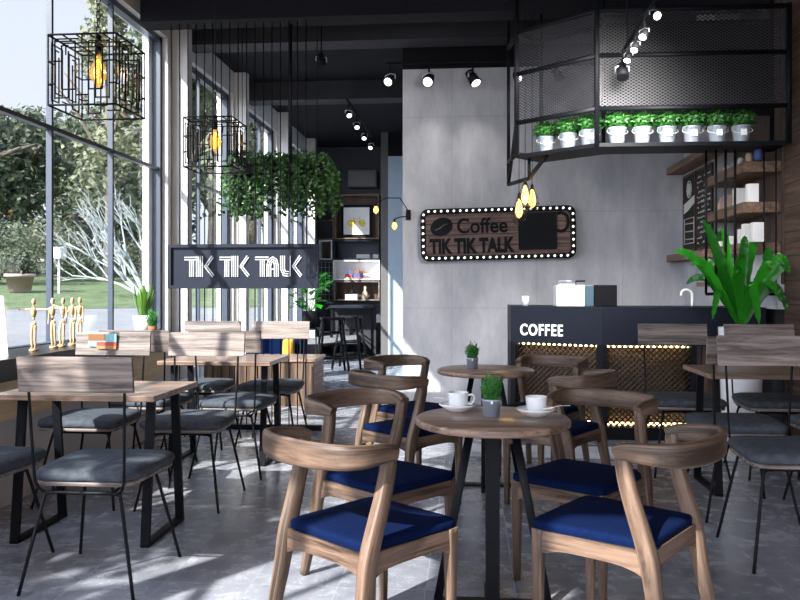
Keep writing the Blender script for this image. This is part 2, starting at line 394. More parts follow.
# concrete wall and everything behind it
struct(MB().b2((-.74, 8.8, 0), (2.49, 9.0, 3.68)).build('wall_back', M['concrete']))
struct(MB().b2((-.74, 8.8, 3.68), (2.49, 9.0, 4.05)).build('trim_8', M['blackm']))
struct(MB().b2((-3.25, 15.62, 0), (-1.586, 15.8, 4.05)).build('wall_far', M['charcoal']))
struct(MB().b2((-1.586, 14.2, 0), (-1.457, 15.8, 4.05)).build('trim_9', M['brownwall']))
struct(MB().b2((-1.457, 14.2, 0), (.6, 14.4, 3.62)).build('wall_alcove', M['pale']))
struct(MB().b2((-1.457, 14.2, 3.62), (.6, 14.4, 4.05)).build('trim_10', M['blackm']))
struct(MB().b2((-.1, 9.0, 0), (0, 14.2, 4.05)).build('wall_passage', M['pale']))
# right wall: planks near, grey paint beyond
struct(MB().b2((XR, -1, 0), (2.62, 6.6, 4.05)).build('wall_right', M['plankwood']))
struct(MB().b2((XR+.01, 6.6, 0), (2.62, 9.0, 4.05)).build('wall_bar', M['beam']))
struct(MB().b2((2.28, 7.7, 0), (2.5, 8.8, 4.05)).build('trim_11', M['concrete']))
struct(MB().b2((2.47, 6.6, 1.3), (2.5, 7.7, 3.6)).build('trim_12', M['slatwood']))
struct(MB().b2((2.44, 6.62, 1.1), (2.5, 7.7, 1.55)).build('trim_13', M['jamb']))
# low step before the bar
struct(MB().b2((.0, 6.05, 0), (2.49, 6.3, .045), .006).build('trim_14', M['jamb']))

# ceiling fittings
t = empty('ceiling_conduit', (0, 0, 0), 0, 'thin grey conduit pipe with a round junction box under the ceiling', 'pipe')
MB().tube([(-.35, 6.2, 4.0), (.9, 6.2, 4.0)], .012).build('pipe', M['beam'], t)
MB().cyl((.12, 6.2, 4.05), (.12, 6.2, 3.97), .09, .07, 20).build('junction_box', M['beam'], t)
t = tag(MB().b2((-2.35, 15.3, 3.22), (-1.79, 15.62, 3.55), .03).build('air_conditioner', M['ac']), 'dark grey wall air conditioner above the shelf boxes on the far wall', 'air conditioner')

def spotlight(loc, aim, label, face='spot', drop=.1, s=1.0):
    r = empty('track_spotlight', loc, 0, label, 'spotlight', 'track spotlights')
    MB().cyl((0, 0, 0), (0, 0, -drop), .008*s, n=8).build('stem', M['blackm'], r)
    a = Vector(aim).normalized(); p = Vector((0, 0, -drop-.055*s)); sd = a.cross(Vector((0, 0, 1))).normalized()
    y_ = MB()
    y_.tube([p+sd*.055*s, p+sd*.055*s+Vector((0, 0, .04*s)), (0, 0, -drop), p-sd*.055*s+Vector((0, 0, .04*s)), p-sd*.055*s], .007*s, 6)
    y_.build('yoke', M['steel'], r)
    MB().cyl(p-a*.07*s, p+a*.06*s, .036*s, .05*s, 20).build('lamp_head', M['blackm'], r); hd = SOCK(r, 'lamp_head')
    MB().cyl(p+a*.0605*s, p+a*.064*s, .04*s, n=20).build('lamp_face', M[face], hd)
    return r
def track(a, b, label):
    return tag(MB().tube([a, b], .014, 4).build('light_track', M['blackm']), label, 'light track', None)
track((-.9, 8.62, 3.70), (1.1, 8.62, 3.70), 'thin black light track along the top of the concrete wall')
spotlight((-.86, 8.62, 3.69), (-.3, -.75, -.6), 'black spotlight just left of the concrete wall, at the left end of its track', s=1.1)
spotlight((-.44, 8.62, 3.69), (-.15, -.8, -.6), 'black spotlight over the left half of the concrete wall', s=1.25)
spotlight((.03, 8.62, 3.69), (.45, -.4, -.8), 'black spotlight over the middle of the concrete wall', s=1.25)
spotlight((.5, 8.62, 3.69), (.2, -.7, -.7), 'black spotlight just behind the left end of the steel rack')
spotlight((.93, 8.62, 3.69), (.5, -.1, -.8), 'black spotlight seen through the mesh of the steel rack', 'blackm')
track((-1.55, 10.0, 3.66), (-1.55, 12.6, 3.66), 'black light track running away above the aisle')
for i, (yy, q) in enumerate([(10.15, 'nearest'), (10.9, 'second nearest'), (11.7, 'second farthest'), (12.5, 'farthest')]):
    spotlight((-1.55, yy, 3.65), (.3-.15*i, -.6, -.7), 'small lit spotlight, %s of four on the track above the aisle' % q, s=.8)
spotlight((-1.5, 8.0, 3.92), (.1, -.2, -.9), 'unlit dark spotlight hanging alone above the greenery', 'blackm', .3)
track((1.15, 5.0, 3.06), (1.15, 6.1, 3.06), 'black light track hung low in front of the steel rack')
for yy in (5.1, 6.0): tag(MB().cyl((1.15, yy, 3.06), (1.15, yy, 4.05), .005, n=6).build('track_hanger', M['black']), 'thin black rod holding the low light track, %s one' % ('nearer' if yy < 5.5 else 'farther'), 'rod')
for i, (yy, q) in enumerate([(5.12, 'nearest'), (5.42, 'second nearest'), (5.7, 'middle'), (5.95, 'second farthest')]):
    spotlight((1.15, yy, 3.05), (-.25 if i else .2, -.8 if i == 0 else -.3, -.4-.1*i), 'small bright spotlight in front of the rack, %s of those on its track' % q, 'spot', .04 if i == 0 else .06, .62)
spotlight((1.13, 6.08, 3.05), (0, -.4, -.8), 'dark unlit spotlight hanging at the far end of the low track', 'blackm', .12, .9)

# ================================================================== outside
def slope(X, Y):     # lawn bank height
    d = math.hypot(X, Y); return .31+max(0, d-13.9)*.0545
def ground_patch(name, mat, a0, a1, r0, r1, zf, label, cat):
    m_ = MB(); na, nr = 24, 16; V = []
    for i in range(nr+1):
        row = []
        for j in range(na+1):
            a = math.radians(a0+(a1-a0)*j/na); r = r0*(r1/r0)**(i/nr)
            x_, y_ = -r*math.sin(a), r*math.cos(a)
            row.append(m_.bm.verts.new((x_, y_, zf(x_, y_))))
        V.append(row)
    for i in range(nr):
        for j in range(na): m_.bm.faces.new((V[i][j], V[i][j+1], V[i+1][j+1], V[i+1][j]))
    o = m_.build(name, mat); o['kind'] = 'structure'; return o
road = ground_patch('road', M['road'], 8, 75, 13.9, 22.2, lambda x, y: slope(x, y)-.01, '', '')
struct(MB().b2((-40, -14, .05), (-3.4, 13.5, .29)).b2((-16, 13.5, .05), (-3.4, 26, .29)).build('ground', M['road']))
lawn = ground_patch('lawn', M['grass'], 8, 75, 22, 110, lambda x, y: slope(x, y), '', '')

def blob_leaves(m_, c, r, n, size, rnd, flat=1.0):
    c = Vector(c)
    for _ in range(n):
        d = Vector((rnd.gauss(0, 1), rnd.gauss(0, 1), rnd.gauss(0, 1))).normalized()
        p = c+Vector((d.x*r, d.y*r, d.z*r*flat))*(rnd.random()**.28)
        q = Vector((rnd.gauss(0, 1), rnd.gauss(0, 1), rnd.gauss(0, .7))).normalized()
        m_.leaf(p, q, d, size*rnd.uniform(.6, 1.3), size*rnd.uniform(.35, .7))
def tree(px, t, ztop, rad, label, mat='tree', leaf=.42, n=5200, seed=1, trunk=True):
    rnd = random.Random(seed)
    a = (px-400)/800; X = t*(-S0+a*C0); Y = t*(C0+S0*a); z0 = slope(X, Y)
    r = empty('broadleaf_tree', (X, Y, z0), 0, label, 'tree', 'trees beyond the windows')
    H = ztop-z0; f = MB(); nb = 14
    for k in range(nb):
        zz = H*(.30+.62*rnd.random()); rr = rad*(1-.5*(zz/H-.3))*.62
        th = rnd.random()*2*PI; o = rad*.55*rnd.random()**.5*(1.25-zz/H)*1.3
        blob_leaves(f, (o*math.cos(th), o*math.sin(th), zz), rr*rnd.uniform(.6, .95), n//nb, leaf, rnd, .8)
    f.build('foliage', M[mat], r)
    b = MB(); b.tube([(0, 0, -.2), (.1, 0, H*.3), (-.1, .1, H*.75)], [rad*.09, rad*.07, rad*.03], 8, 4)
    for k in range(7):
        th = k*2*PI/7+rnd.random(); zz = H*rnd.uniform(.25, .6)
        b.tube([(0, 0, zz*.9), (rad*.35*math.cos(th), rad*.35*math.sin(th), zz+H*.12), (rad*.7*math.cos(th), rad*.7*math.sin(th), zz+H*.22)], [rad*.035, rad*.025, rad*.01], 6, 3)
    b.build('trunk', M['bark'], r)
    return r
tree(18, 42, 10.2, 6.2, 'big dark green tree behind the brick planter', seed=3, n=8000)
tree(-75, 36, 11.0, 6.5, 'green tree at the far left edge of the long window', seed=4, n=6000)
tree(84, 50, 12.5, 5.5, 'tall green tree behind the white bare branches', seed=5, n=6500)
tree(130, 40, 8.6, 4.2, 'round bushy tree at the right end of the long window', seed=6)
tree(108, 34, 15.0, 2.9, 'slender olive tree rising behind the big wire lamp', 'tree2', .32, 3600, 8)
tree(176, 34, 13.0, 4.2, 'green tree seen through the second window', seed=9)
tree(212, 40, 13.5, 4.0, 'leafy tree seen beside the far wire lamp', 'tree2', .4, 4500, 10)
tree(250, 46, 15.0, 4.5, 'green tree seen through the third window', seed=11)
tree(290, 50, 14.0, 4.5, 'distant tree seen through the farthest windows', seed=12)
r = empty('shade_shrub', (-4.5, -.28, .29), 0, 'unseen leafy shrub added outside the near window to shade the floor', 'shrub')  # out-of-view shrub, added to keep sun off the left floor
f = MB(); rnd = random.Random(31)
for k in range(16): blob_leaves(f, (rnd.uniform(-.3, .3), rnd.uniform(-.6, .6), .5+3.1*k/16), .42, 330, .13, rnd)
f.build('foliage', M['tree'], r); MB().tube([(0, 0, -.1), (.05, 0, 1.5), (0, .1, 3.0)], [.06, .05, .02], 8, 3).build('trunk', M['bark'], r)
# shrub in a brick planter, mailbox, bushes, house, white tree
def on_lawn(px, t):
    a = (px-400)/800; X = t*(-S0+a*C0); Y = t*(C0+S0*a); return Vector((X, Y, slope(X, Y)))
p = on_lawn(20, 26.1); r = empty('brick_planter', p, math.radians(30), 'square clay brick planter holding a round shrub on the lawn', 'planter')
pl = MB(); pl.ring_loft([[(-s, -s, z), (s, -s, z), (s, s, z), (-s, s, z)] for s, z in ((.32, 0), (.42, .5), (.47, .5), (.47, .6), (.36, .6), (.34, .5))]); pl.build('pot', M['brick'], r)
f = MB(); rnd = random.Random(3)
for k in range(9): blob_leaves(f, (rnd.uniform(-.5, .5), rnd.uniform(-.4, .4), rnd.uniform(.7, 1.25)), .42, 230, .13, rnd)
tag(f.build('shrub', M['tree'], r), None)
for i, (px, t_, s_) in enumerate([(-8, 30, 1.7), (40, 33, 1.9), (78, 38, 1.5), (118, 40, 1.4), (146, 36, 1.3)]):
    rnd = random.Random(20+i); f = MB()
    for k in range(8): blob_leaves(f, (rnd.uniform(-.6, .6)*s_, rnd.uniform(-.4, .4)*s_, rnd.uniform(.3, 1.0)*s_), .55*s_, 240, .2, rnd)
    tag(f.build('garden_bush', M['tree2' if i % 2 else 'tree'], None, on_lawn(px, t_)),
        ['leafy bush at the far left of the lawn', 'pale bush behind the brick planter and white post box', 'low green bush left of the dark garden house', 'pale rounded bush right of the garden house', 'green bush beneath the white bare tree'][i], 'bush', 'bushes on the lawn')
p = on_lawn(59, 26); r = empty('post_box', p, 0, 'white post box on a thin white post on the lawn', 'post box')
MB().b2((-.025, -.025, 0), (.025, .025, 1.15)).build('post', M['jamb'], r); MB().b2((-.16, -.22, 1.12), (.16, .22, 1.5), .06).build('box', M['jamb'], r)
p = on_lawn(78, 62); r = empty('garden_house', p, math.radians(25), 'dark garden house with white railing far behind the lawn', 'house')
MB().b2((-5, -3, 0), (5, 3, 3)).build('wall', M['housewall'], r)
MB().prism([(-5.6, -3.6, 3), (5.6, -3.6, 3), (5.6, 0, 5.2), (-5.6, 0, 5.2)], (0, 0, .2)).prism([(-5.6, 3.6, 3), (-5.6, 0, 5.2), (5.6, 0, 5.2), (5.6, 3.6, 3)], (0, 0, .2)).build('roof', M['roof'], r)
rl = MB(); rl.b2((-1.6, -3.3, 2.1), (2.2, -3.2, 2.2)).b2((-1.6, -3.3, .6), (2.2, -3.2, .7))
for k in range(8): rl.b2((-1.6+k*.53, -3.3, .0), (-1.45+k*.53, -3.2, 2.2))
rl.build('railing', M['jamb'], r)
for x_ in (-4, 3): MB().b2((x_, -3.05, .8), (x_+1.2, -2.98, 2.2)).build('window_pane', M['darkpane'], r)
p = on_lawn(146, 24); r = empty('white_bare_tree', p, 0, 'white leafless tree fanning out branches beside the window jamb', 'tree')
b = MB(); rnd = random.Random(5)
def branch(p, d, l, rd, depth):
    q = p+d*l*.5+Vector((rnd.uniform(-1, 1), rnd.uniform(-1, 1), rnd.uniform(-.3, 1)))*l*.06; e = p+d*l
    b.tube([p, q, e], [rd, rd*.85, rd*.6], 6, 3)
    if depth:
        for k in range(3):
            d2 = (d+Vector((rnd.uniform(-.55, .45), rnd.uniform(-.5, .5), rnd.uniform(-.25, .5)))).normalized()
            branch(p+(e-p)*rnd.uniform(.45, 1), d2, l*rnd.uniform(.55, .8), rd*.58, depth-1)
for d in [(-.8, -.1, .75), (-.62, .2, .85), (-.35, -.2, 1), (-1, .1, .42), (-.1, .1, 1), (-.75, .3, .6)]:
    branch(Vector((0, 0, 0)), Vector(d).normalized(), 1.75, .052, 3)
b.build('branches', M['whitebark'], r)
MB().cyl((0, 0, -.7), (0, 0, .25), .16, .12, 10).build('trunk', M['whitebark'], r)
# ================================================================== bent-arm wooden chairs
def make_wood_chair():
    r = empty('wooden_armchair', (0, 0, 0), 0, 'x', 'chair', 'wooden armchairs with blue seats')
    # rail: one curved band sweeping round the back, its ends turning down on the legs
    half = [(.226, -.088, .738), (.229, -.10, .742), (.236, -.13, .748), (.243, -.18, .75), (.240, -.235, .75), (.205, -.285, .75), (.11, -.322, .75), (0, -.332, .75)]
    pts = half+[(-x, y, z) for x, y, z in half[-2::-1]]
    MB().sweep(pts, [.046, .046, .044, .038, .033, .030, .028, .027, .028, .030, .033, .038, .042, .044, .044], [.044, .048, .058, .066, .074, .080, .084, .086, .084, .080, .074, .066, .058, .048, .044], e=4.5).build('back_rail', M['walnut_uv'], r)
    for s in (1, -1):
        MB().sweep([(.238*s, -.275, 0), (.222*s, -.215, .28), (.218*s, -.19, .42), (.224*s, -.135, .60), (.227*s, -.112, .70), (.228*s, -.112, .742)], [.030, .040, .046, .044, .043, .040], [.034, .052, .060, .052, .048, .046], up=(0, 1, 0), e=5).build('leg', M['walnut_uv'], r)
        MB().sweep([(.212*s, .205, 0), (.212*s, .205, .25), (.212*s, .202, .438)], [.028, .036, .044], [.028, .036, .046], up=(0, 1, 0), e=5).build('leg', M['walnut_uv'], r)
        def arch(P0, P1, ztop, zm, ze):   # apron with an arched underside
            P0 = Vector(P0); P1 = Vector(P1); out = [P0+Vector((0, 0, ztop)), P1+Vector((0, 0, ztop))]
            for k in range(11):
                u = 1-k/10; z = zm-(zm-ze)*abs(2*u-1)**4
                out.append(P0.lerp(P1, u)+Vector((0, 0, z)))
            return out
        MB().prism(arch((.226*s, -.19, 0), (.228*s, .20, 0), .436, .378, .345), (-.024*s, 0, 0)).build('side_rail', M['walnut_y'], r)
    MB().prism(arch((-.205, .222, 0), (.205, .222, 0), .436, .378, .350), (0, -.024, 0)).build('front_rail', M['walnut'], r)
    MB().prism(arch((-.205, -.205, 0), (.205, -.205, 0), .436, .378, .350), (0, .024, 0)).build('rear_rail', M['walnut'], r)
    # cushion: soft slab with a crown
    q = MB(); nx = 12; G = []
    out = lambda u, v: (u*(.232-.020*(1-v)*.5), -.198+.43*(v+1)/2)
    rings = []
    for z, k in ((.434, .985), (.438, 1.0), (.458, 1.0), (.465, .985), (.4685, .93), (.4715, .6), (.4725, .02)):
        ring = []
        for i in range(40):
            a = 2*PI*(i+.5)/40; e = 13; c_, s_ = math.cos(a), math.sin(a)
            u = math.copysign(abs(c_)**(2/e), c_)*k; v = math.copysign(abs(s_)**(2/e), s_)*k
            x, y = out(u, v); ring.append((x, y, z))
        rings.append(ring)
    q.ring_loft(rings).build('seat_cushion', M['blue'], r)
    return r
wc = make_wood_chair()
WF1 = math.radians(50-90); WF2 = math.radians(146-90)
wl = [(-.355, 2.765, WF1, 'wooden armchair with navy seat at lower left front, facing the near round table'),
      (-.375, 3.495, WF1-PI/2, 'wooden armchair with navy seat directly behind the front left armchair'),
      (-.355, 4.70, WF1-.02, 'wooden armchair with navy seat left of the rear round table, nearer of the two'),
      (-.365, 5.44, WF1-PI/2+.03, 'farthest left wooden armchair, beside the rear round table toward the bar stools'),
      (.520, 2.865, WF2, 'large wooden armchair with navy seat at lower right front'),
      (.488, 3.565, WF2-.03+PI/2, 'wooden armchair with navy seat right of the two coffee cups'),
      (.50, 4.80, WF2, 'wooden armchair right of the rear round table, nearer of the two'),
      (.475, 5.50, WF2+.03+PI/2, 'farthest right wooden armchair, right in front of the lit bar front')]
for i, (x, y, a, lb) in enumerate(wl):
    if i == 0: wc.location = (x, y, 0); wc.rotation_euler = (0, 0, a); wc['label'] = lb; wc.scale = (.96, 1, 1)
    else: dup(wc, (x, y, 0), a, lb)

# ================================================================== round tables
def make_round_table():
    r = empty('round_table', (0, 0, 0), 0, 'x', 'table', 'round cafe tables')
    MB().lathe([(0, .720), (.302, .720), (.310, .726), (.310, .744), (.304, .750), (0, .750)], n=64).build('tabletop', M['table'], r)
    MB().b2((-.028, -.028, .012), (.028, .028, .712)).build('column', M['black'], r)
    for s in (1, -1): MB().sweep([(.22*s, 0, .012), (.085*s, 0, .712)], .034, .03, up=(0, 1, 0), smooth=0, e=9).build('leg', M['black'], r)
    MB().b2((-.235, -.03, 0), (.235, .03, .013)).build('foot_bar', M['black'], r)
    MB().b2((-.03, -.2, 0), (.03, .2, .012)).build('foot_bar', M['black'], r)
    MB().b2((-.13, -.13, .708), (.13, .13, .722)).build('top_plate', M['black'], r)
    return r
rt = make_round_table(); rt.location = (.09, 3.24, 0); rt['label'] = 'near round wooden table holding two cups of coffee and a plant'
dup(rt, (.10, 5.17, 0), 0, 'smaller looking round wooden table farther back near the concrete wall, with one plant')

# ================================================================== metal chairs
def make_metal_chair():
    r = empty('metal_frame_chair', (0, 0, 0), 0, 'x', 'chair', 'thin metal framed chairs with grey cushions')
    b = MB(); b.box((0, -.262, .915), (.49, .016, .148), rx=math.radians(7), bev=.003); b.build('backrest', M['greywood'], r)
    q = MB()
    def slab(m_, hw, y0, y1, e, prof):
        rings = []
        for z, k in prof:
            ring = []
            for i in range(36):
                a = 2*PI*i/36; c_, s_ = math.cos(a), math.sin(a)
                u = math.copysign(abs(c_)**(2/e), c_); v = math.copysign(abs(s_)**(2/e), s_)
                ring.append((u*(hw-.014*(1-v))*k, (y0+y1)/2+v*(y1-y0)/2*k, z))
            rings.append(ring)
        return m_.ring_loft(rings)
    slab(q, .240, -.215, .245, 8, [(.444, .98), (.447, 1), (.462, 1), (.464, .98)]).build('seat_board', M['greywood'], r)
    slab(MB(), .246, -.222, .252, 7, [(.464, .96), (.468, 1.0), (.482, 1.025), (.496, 1.015), (.507, .97), (.514, .88), (.5185, .62), (.5195, .3), (.520, .02)]).build('cushion', M['grey'], r)
    for s in (1, -1):
        MB().tube([(.245*s, -.262, 0), (.168*s, -.205, .385), (.155*s, -.2, .408), (.12*s, -.2, .415), (0, -.2, .415)], .0078, 8, 5).build('leg', M['black'], r)
        MB().tube([(.245*s, .265, 0), (.172*s, .172, .395), (.16*s, .16, .415), (.13*s, .155, .424), (0, .155, .424)], .0078, 8, 5).build('leg', M['black'], r)
        MB().tube([(.205*s, -.254, .85), (.200*s, -.245, .7), (.193*s, -.232, .5), (.185*s, -.225, .45), (.165*s, -.208, .42), (.14*s, -.2, .415)], .0062, 8, 5).build('back_rod', M['black'], r)
        MB().tube([(.13*s, -.2, .418), (.13*s, .155, .436)], .006, 6).build('seat_rail', M['black'], r)
        for yy in (-.2, .155): MB().tube([(.13*s, yy, .416), (.13*s, yy, .446)], .006, 6).build('seat_mount', M['black'], r)
    return r
mc = make_metal_chair()
ml = [(-1.61, 3.41, 0, 'nearest metal framed chair on the left, its wide board back toward the camera', 1),
      (-2.24, 3.42, 0, 'metal framed chair cut off by the left edge of the picture', 1),
      (-2.265, 4.66, PI, 'metal framed chair facing the camera at the left table, nearest the window ledge', 1),
      (-1.655, 4.66, PI, 'metal framed chair facing the camera at the left table, on its aisle side', 1),
      (-2.24, 5.45, 0, 'metal framed chair with back to the camera between the two left tables, window side', 1),
      (-1.62, 5.45, 0, 'metal framed chair with back to the camera between the two left tables, aisle side', 1),
      (-2.18, 6.38, PI, 'far metal framed chair behind the second left table, window side', 1),
      (-1.59, 6.38, PI, 'far metal framed chair behind the second left table, aisle side', 1),
      (1.50, 3.94, PI, 'largest metal framed chair at the right edge, facing the camera', 1.04),
      (1.52, 4.72, 0, 'metal framed chair with back to the camera before the right hand table', 1.02),
      (2.12, 4.72, 0, 'metal framed chair mostly outside the picture at the right edge', 1.02),
      (1.47, 5.72, PI, 'metal framed chair across the right table, in front of the lit bar front', 1.02),
      (2.08, 5.72, PI, 'metal framed chair across the right table, in front of the white planter', 1.02)]
for i, (x, y, a, lb, sz) in enumerate(ml):
    if i == 0: mc.location = (x, y, 0); mc.rotation_euler = (0, 0, a); mc['label'] = lb
    else: dup(mc, (x, y, 0), a, lb, (1, 1, sz))

# ================================================================== rectangular tables
def make_table():
    r = empty('rectangular_table', (0, 0, 0), 0, 'x', 'table', 'rectangular wooden tables on black frames')
    MB().b2((-.41, -.31, .722), (.41, .31, .75), .003).build('tabletop', M['table'], r)
    for s in (1, -1):
        f = MB(); X = .335*s; w_ = .022
        f.prism([(X-w_, -.245, 0), (X-w_, .245, 0), (X-w_, .245, .02), (X-w_, -.245, .02)], (2*w_, 0, 0))
        for q in (1, -1): f.prism([(X-w_, .245*q, .0), (X-w_, .225*q, .0), (X-w_, .150*q, .722), (X-w_, .170*q, .722)], (2*w_, 0, 0))
        f.b2((X-w_, -.17, .702), (X+w_, .17, .722))
        f.build('leg_frame', M['black'], r)
    MB().b2((-.335, -.015, .69), (.335, .015, .722)).build('cross_bar', M['black'], r)
    return r
tb = make_table(); tb.location = (-1.92, 4.03, 0); tb['label'] = 'wooden table on black trapezoid frames nearest the camera at left'
dup(tb, (-1.81, 5.83, 0), 0, 'second wooden table on the left, in front of the wooden booth')
dup(tb, (1.85, 5.27, 0), 0, 'wooden table on black frames at right before the bar')

# ================================================================== table ware
def sprigs(m_, c, r, h, n, rnd, ls=.018, spread=.5, m=None):
    c = Vector(c)
    for _ in range(n):
        a = rnd.random()*2*PI; rr = r*math.sqrt(rnd.random())
        base = c+Vector((rr*math.cos(a)*.5, rr*math.sin(a)*.5, 0)); hh = h*rnd.uniform(.55, 1)*(1-.35*rr/r)
        tip = c+Vector((rr*math.cos(a)*(1+spread), rr*math.sin(a)*(1+spread), hh))
        for k in range(9):
            p = base.lerp(tip, .1+.9*k/9); d = Vector((rnd.gauss(0, .6), rnd.gauss(0, .6), 1))
            m_.leaf(p, d, (rnd.random(), rnd.random(), .1), ls*rnd.uniform(.7, 1.2), ls*.35, m)
def herb_pot(loc, label, rr=.038, h=.07, fh=.125, seed=1):
    r = empty('potted_herb', loc, 0, label, 'plant', 'small herb pots on the round tables')
    MB().lathe([(0, 0), (rr*.84, 0), (rr*.98, h*.86), (rr*1.04, h*.87), (rr*1.06, h), (rr*.98, h), (rr*.9, h*.9), (0, h*.9)], n=28).build('pot', M['zinc'], r); pt = SOCK(r, 'pot')
    rnd = random.Random(seed); f = MB(); 
    for k in range(7):
        a = k*2*PI/7; sprigs(f, (rr*.5*math.cos(a), rr*.5*math.sin(a), h*.85), rr*.55, fh*rnd.uniform(.7, 1.15), 24, rnd, .018, .35)
    f.build('foliage', M['herb'], r)
    MB().box((0, -rr*1.06, h*.85), (.008, .003, .012)).build('tag_clip', M['white'], pt)
    return r
herb_pot((.087, 3.27, .75), 'green herb in a zinc pot between the two coffee cups', seed=2)
herb_pot((.015, 5.19, .75), 'green herb in a zinc pot on the rear round table', seed=5, fh=.13)
def make_cup():
    r = empty('coffee_cup', (0, 0, 0), 0, 'x', 'cup', 'white coffee cups')
    bw = MB().lathe([(0, 0), (.022, 0), (.024, .004), (.034, .016), (.037, .056), (.0375, .060), (.035, .060), (.0335, .05), (.030, .016), (0, .012)], n=32).build('bowl', M['white'], r)
    MB().tube([(.035, 0, .05), (.052, 0, .052), (.058, 0, .036), (.048, 0, .02), (.034, 0, .02)], .0038, 8, 6).build('handle', M['white'], bw)
    MB().lathe([(0, .050), (.0335, .050), (.0335, .051), (0, .051)], n=28).build('coffee', M['coffee'], bw)
    return r
def make_saucer():
    return tag(MB().lathe([(0, 0), (.040, 0), (.045, .003), (.062, .012), (.077, .021), (.0765, .0235), (.060, .015), (.042, .007), (0, .006)], n=40).build('saucer', M['white']), 'x', 'saucer', 'white saucers')
def make_spoon():
    m_ = MB(); m_.sph((0, 0, .003), .012, sc=(1.3, .85, .3)); m_.sweep([(.012, 0, .003), (.05, 0, .010), (.10, 0, .008)], [.004, .005, .009], .0025, smooth=4)
    return tag(m_.build('teaspoon', M['white']), 'x', 'spoon', 'teaspoons')
cup = make_cup(); sau = make_saucer(); spo = make_spoon()
for i, (c, ha, sa, so, side) in enumerate([((-.052, 3.40), -.1, 2.7, (-.012, .045), 'left'), ((.268, 3.30), 1.5, .25, (.035, -.03), 'right')]):
    z = .75
    if i: cup = dup(cup, (0, 0, 0), 0, ''); sau = dup(sau, (0, 0, 0), 0, ''); spo = dup(spo, (0, 0, 0), 0, '')
    cup.scale = (1.18, 1.18, 1.15); sau.scale = (1.04, 1.04, 1.3)
    sau.location = (*c, z); sau['label'] = 'white saucer under the %s coffee cup on the near round table' % side
    cup.location = (c[0]+.002, c[1]+.008, z+.0085); cup.rotation_euler = (0, 0, ha); cup['label'] = 'white coffee cup to the %s of the herb pot' % side
    spo.location = (c[0]+so[0]*1.15, c[1]+so[1], z+.029); spo.rotation_euler = (0, -.06, sa); spo['label'] = 'small spoon resting on the %s saucer' % side
    b = MB()
    sx = .03 if i == 0 else -.038
    for k in range(3): b.sph((sx+k*.010-.01, -.048+.004*k, .016+.003*(k % 2)), .009, sc=(1, .9, .6), sub=1)
    tag(b.build('biscuit', M['cookie'], None, (*c, z)), 'small golden biscuit pieces on the %s saucer' % side, 'biscuit', 'biscuits')

# ================================================================== rod screen, signboard, greenery
r = empty('rod_screen', (0, 7.05, 0), 0, 'tall screen of thin black rods between the left tables and booth', 'screen')
for k in range(17): MB().cyl((-2.70+k*.0775+.0, 0, .03), (-2.70+k*.0775, 0, 3.66), .0055, n=6).build('rod', M['black'], r)
MB().b2((-2.72, -.03, 0), (-1.32, .03, .045)).build('base_bar', M['black'], r)
MB().cyl((-1.62, .1, 2.4), (-1.62, .1, 3.66), .012, n=8).build('hanger_rod', M['black'], r)
SY = 6.98
r = empty('hanging_sign', (-2.01, SY, 1.265), 0, 'long dark hanging signboard reading TIK TIK TALK in white striped letters', 'sign')
s_ = MB(); W2, Hh = .68, .395
s_.b2((-W2, -.02, .03), (W2, .02, Hh-.03)); s_.build('panel', M['navy'], r)
f = MB(); f.b2((-W2, -.045, 0), (W2, .03, .03)).b2((-W2, -.045, Hh-.03), (W2, .03, Hh)).b2((-W2, -.045, .03), (-W2+.03, .03, Hh-.03)).b2((W2-.03, -.045, .03), (W2, .03, Hh-.03)); f.build('border', M['navy'], r)
def stripe_letters(parent, X0, Z0, H, depth=.012):
    m_ = MB()
    def strk(x, z, pts, offs=(-1, 0, 1)):
        g = .112; lw = .046
        P = [Vector((px_, 0, pz)) for px_, pz in pts]
        for o in offs:
            L_, R_ = [], []
            for i, p in enumerate(P):
                d = (P[min(i+1, len(P)-1)]-P[max(i-1, 0)]).normalized(); nn = Vector((-d.z, 0, d.x))
                L_.append(p+nn*(o*g+lw/2)); R_.append(p+nn*(o*g-lw/2))
            for i in range(len(P)-1):
                q = [L_[i], L_[i+1], R_[i+1], R_[i]]
                m_.prism([(X0+(x+v.x)*H, -.032, Z0+(z+v.z)*H) for v in q], (0, depth, 0))
    def T(x): strk(x, 0, [(0, .88), (.78, .88)], (-.5, .5)); strk(x, 0, [(.42, .0), (.42, .80)]); return x+.66
    def I(x): strk(x, 0, [(.16, 0), (.16, 1)]); return x+.34
    def K(x): strk(x, 0, [(.06, 0), (.06, 1)], (0,)); strk(x, 0, [(.20, .5), (.62, 1)], (-.9, .1)); strk(x, 0, [(.20, .5), (.66, 0)], (-.1, .9)); return x+.86
    def A(x):
        strk(x, 0, [(.14, 0), (.14, .55), (.22, .76), (.36, .84), (.50, .76), (.58, .55), (.58, 0)]); strk(x, 0, [(.26, .36), (.48, .36)], (0,)); return x+.80
    def LL(x): strk(x, 0, [(.14, 1), (.14, .36), (.24, .16), (.5, .13)]); return x+.52
    x = 0; ws = []
    for wd in ('TIK', 'TIK', 'TALK'):
        for ch in wd: x = {'T': T, 'I': I, 'K': K, 'A': A, 'L': LL}[ch](x)
        x += .22
    return m_, x
m_, tot = stripe_letters(r, 0, 0, 1); m_.bm.free()
Hl = .185; wid = 1.07; m_, tot = stripe_letters(r, 0, 0, 1)
m_.bm.transform(Matrix.Diagonal((wid/(tot-.30), 1, Hl, 1))); m_.bm.transform(Matrix.Translation((-.53, 0, .105)))
m_.build('lettering', M['letter'], r)

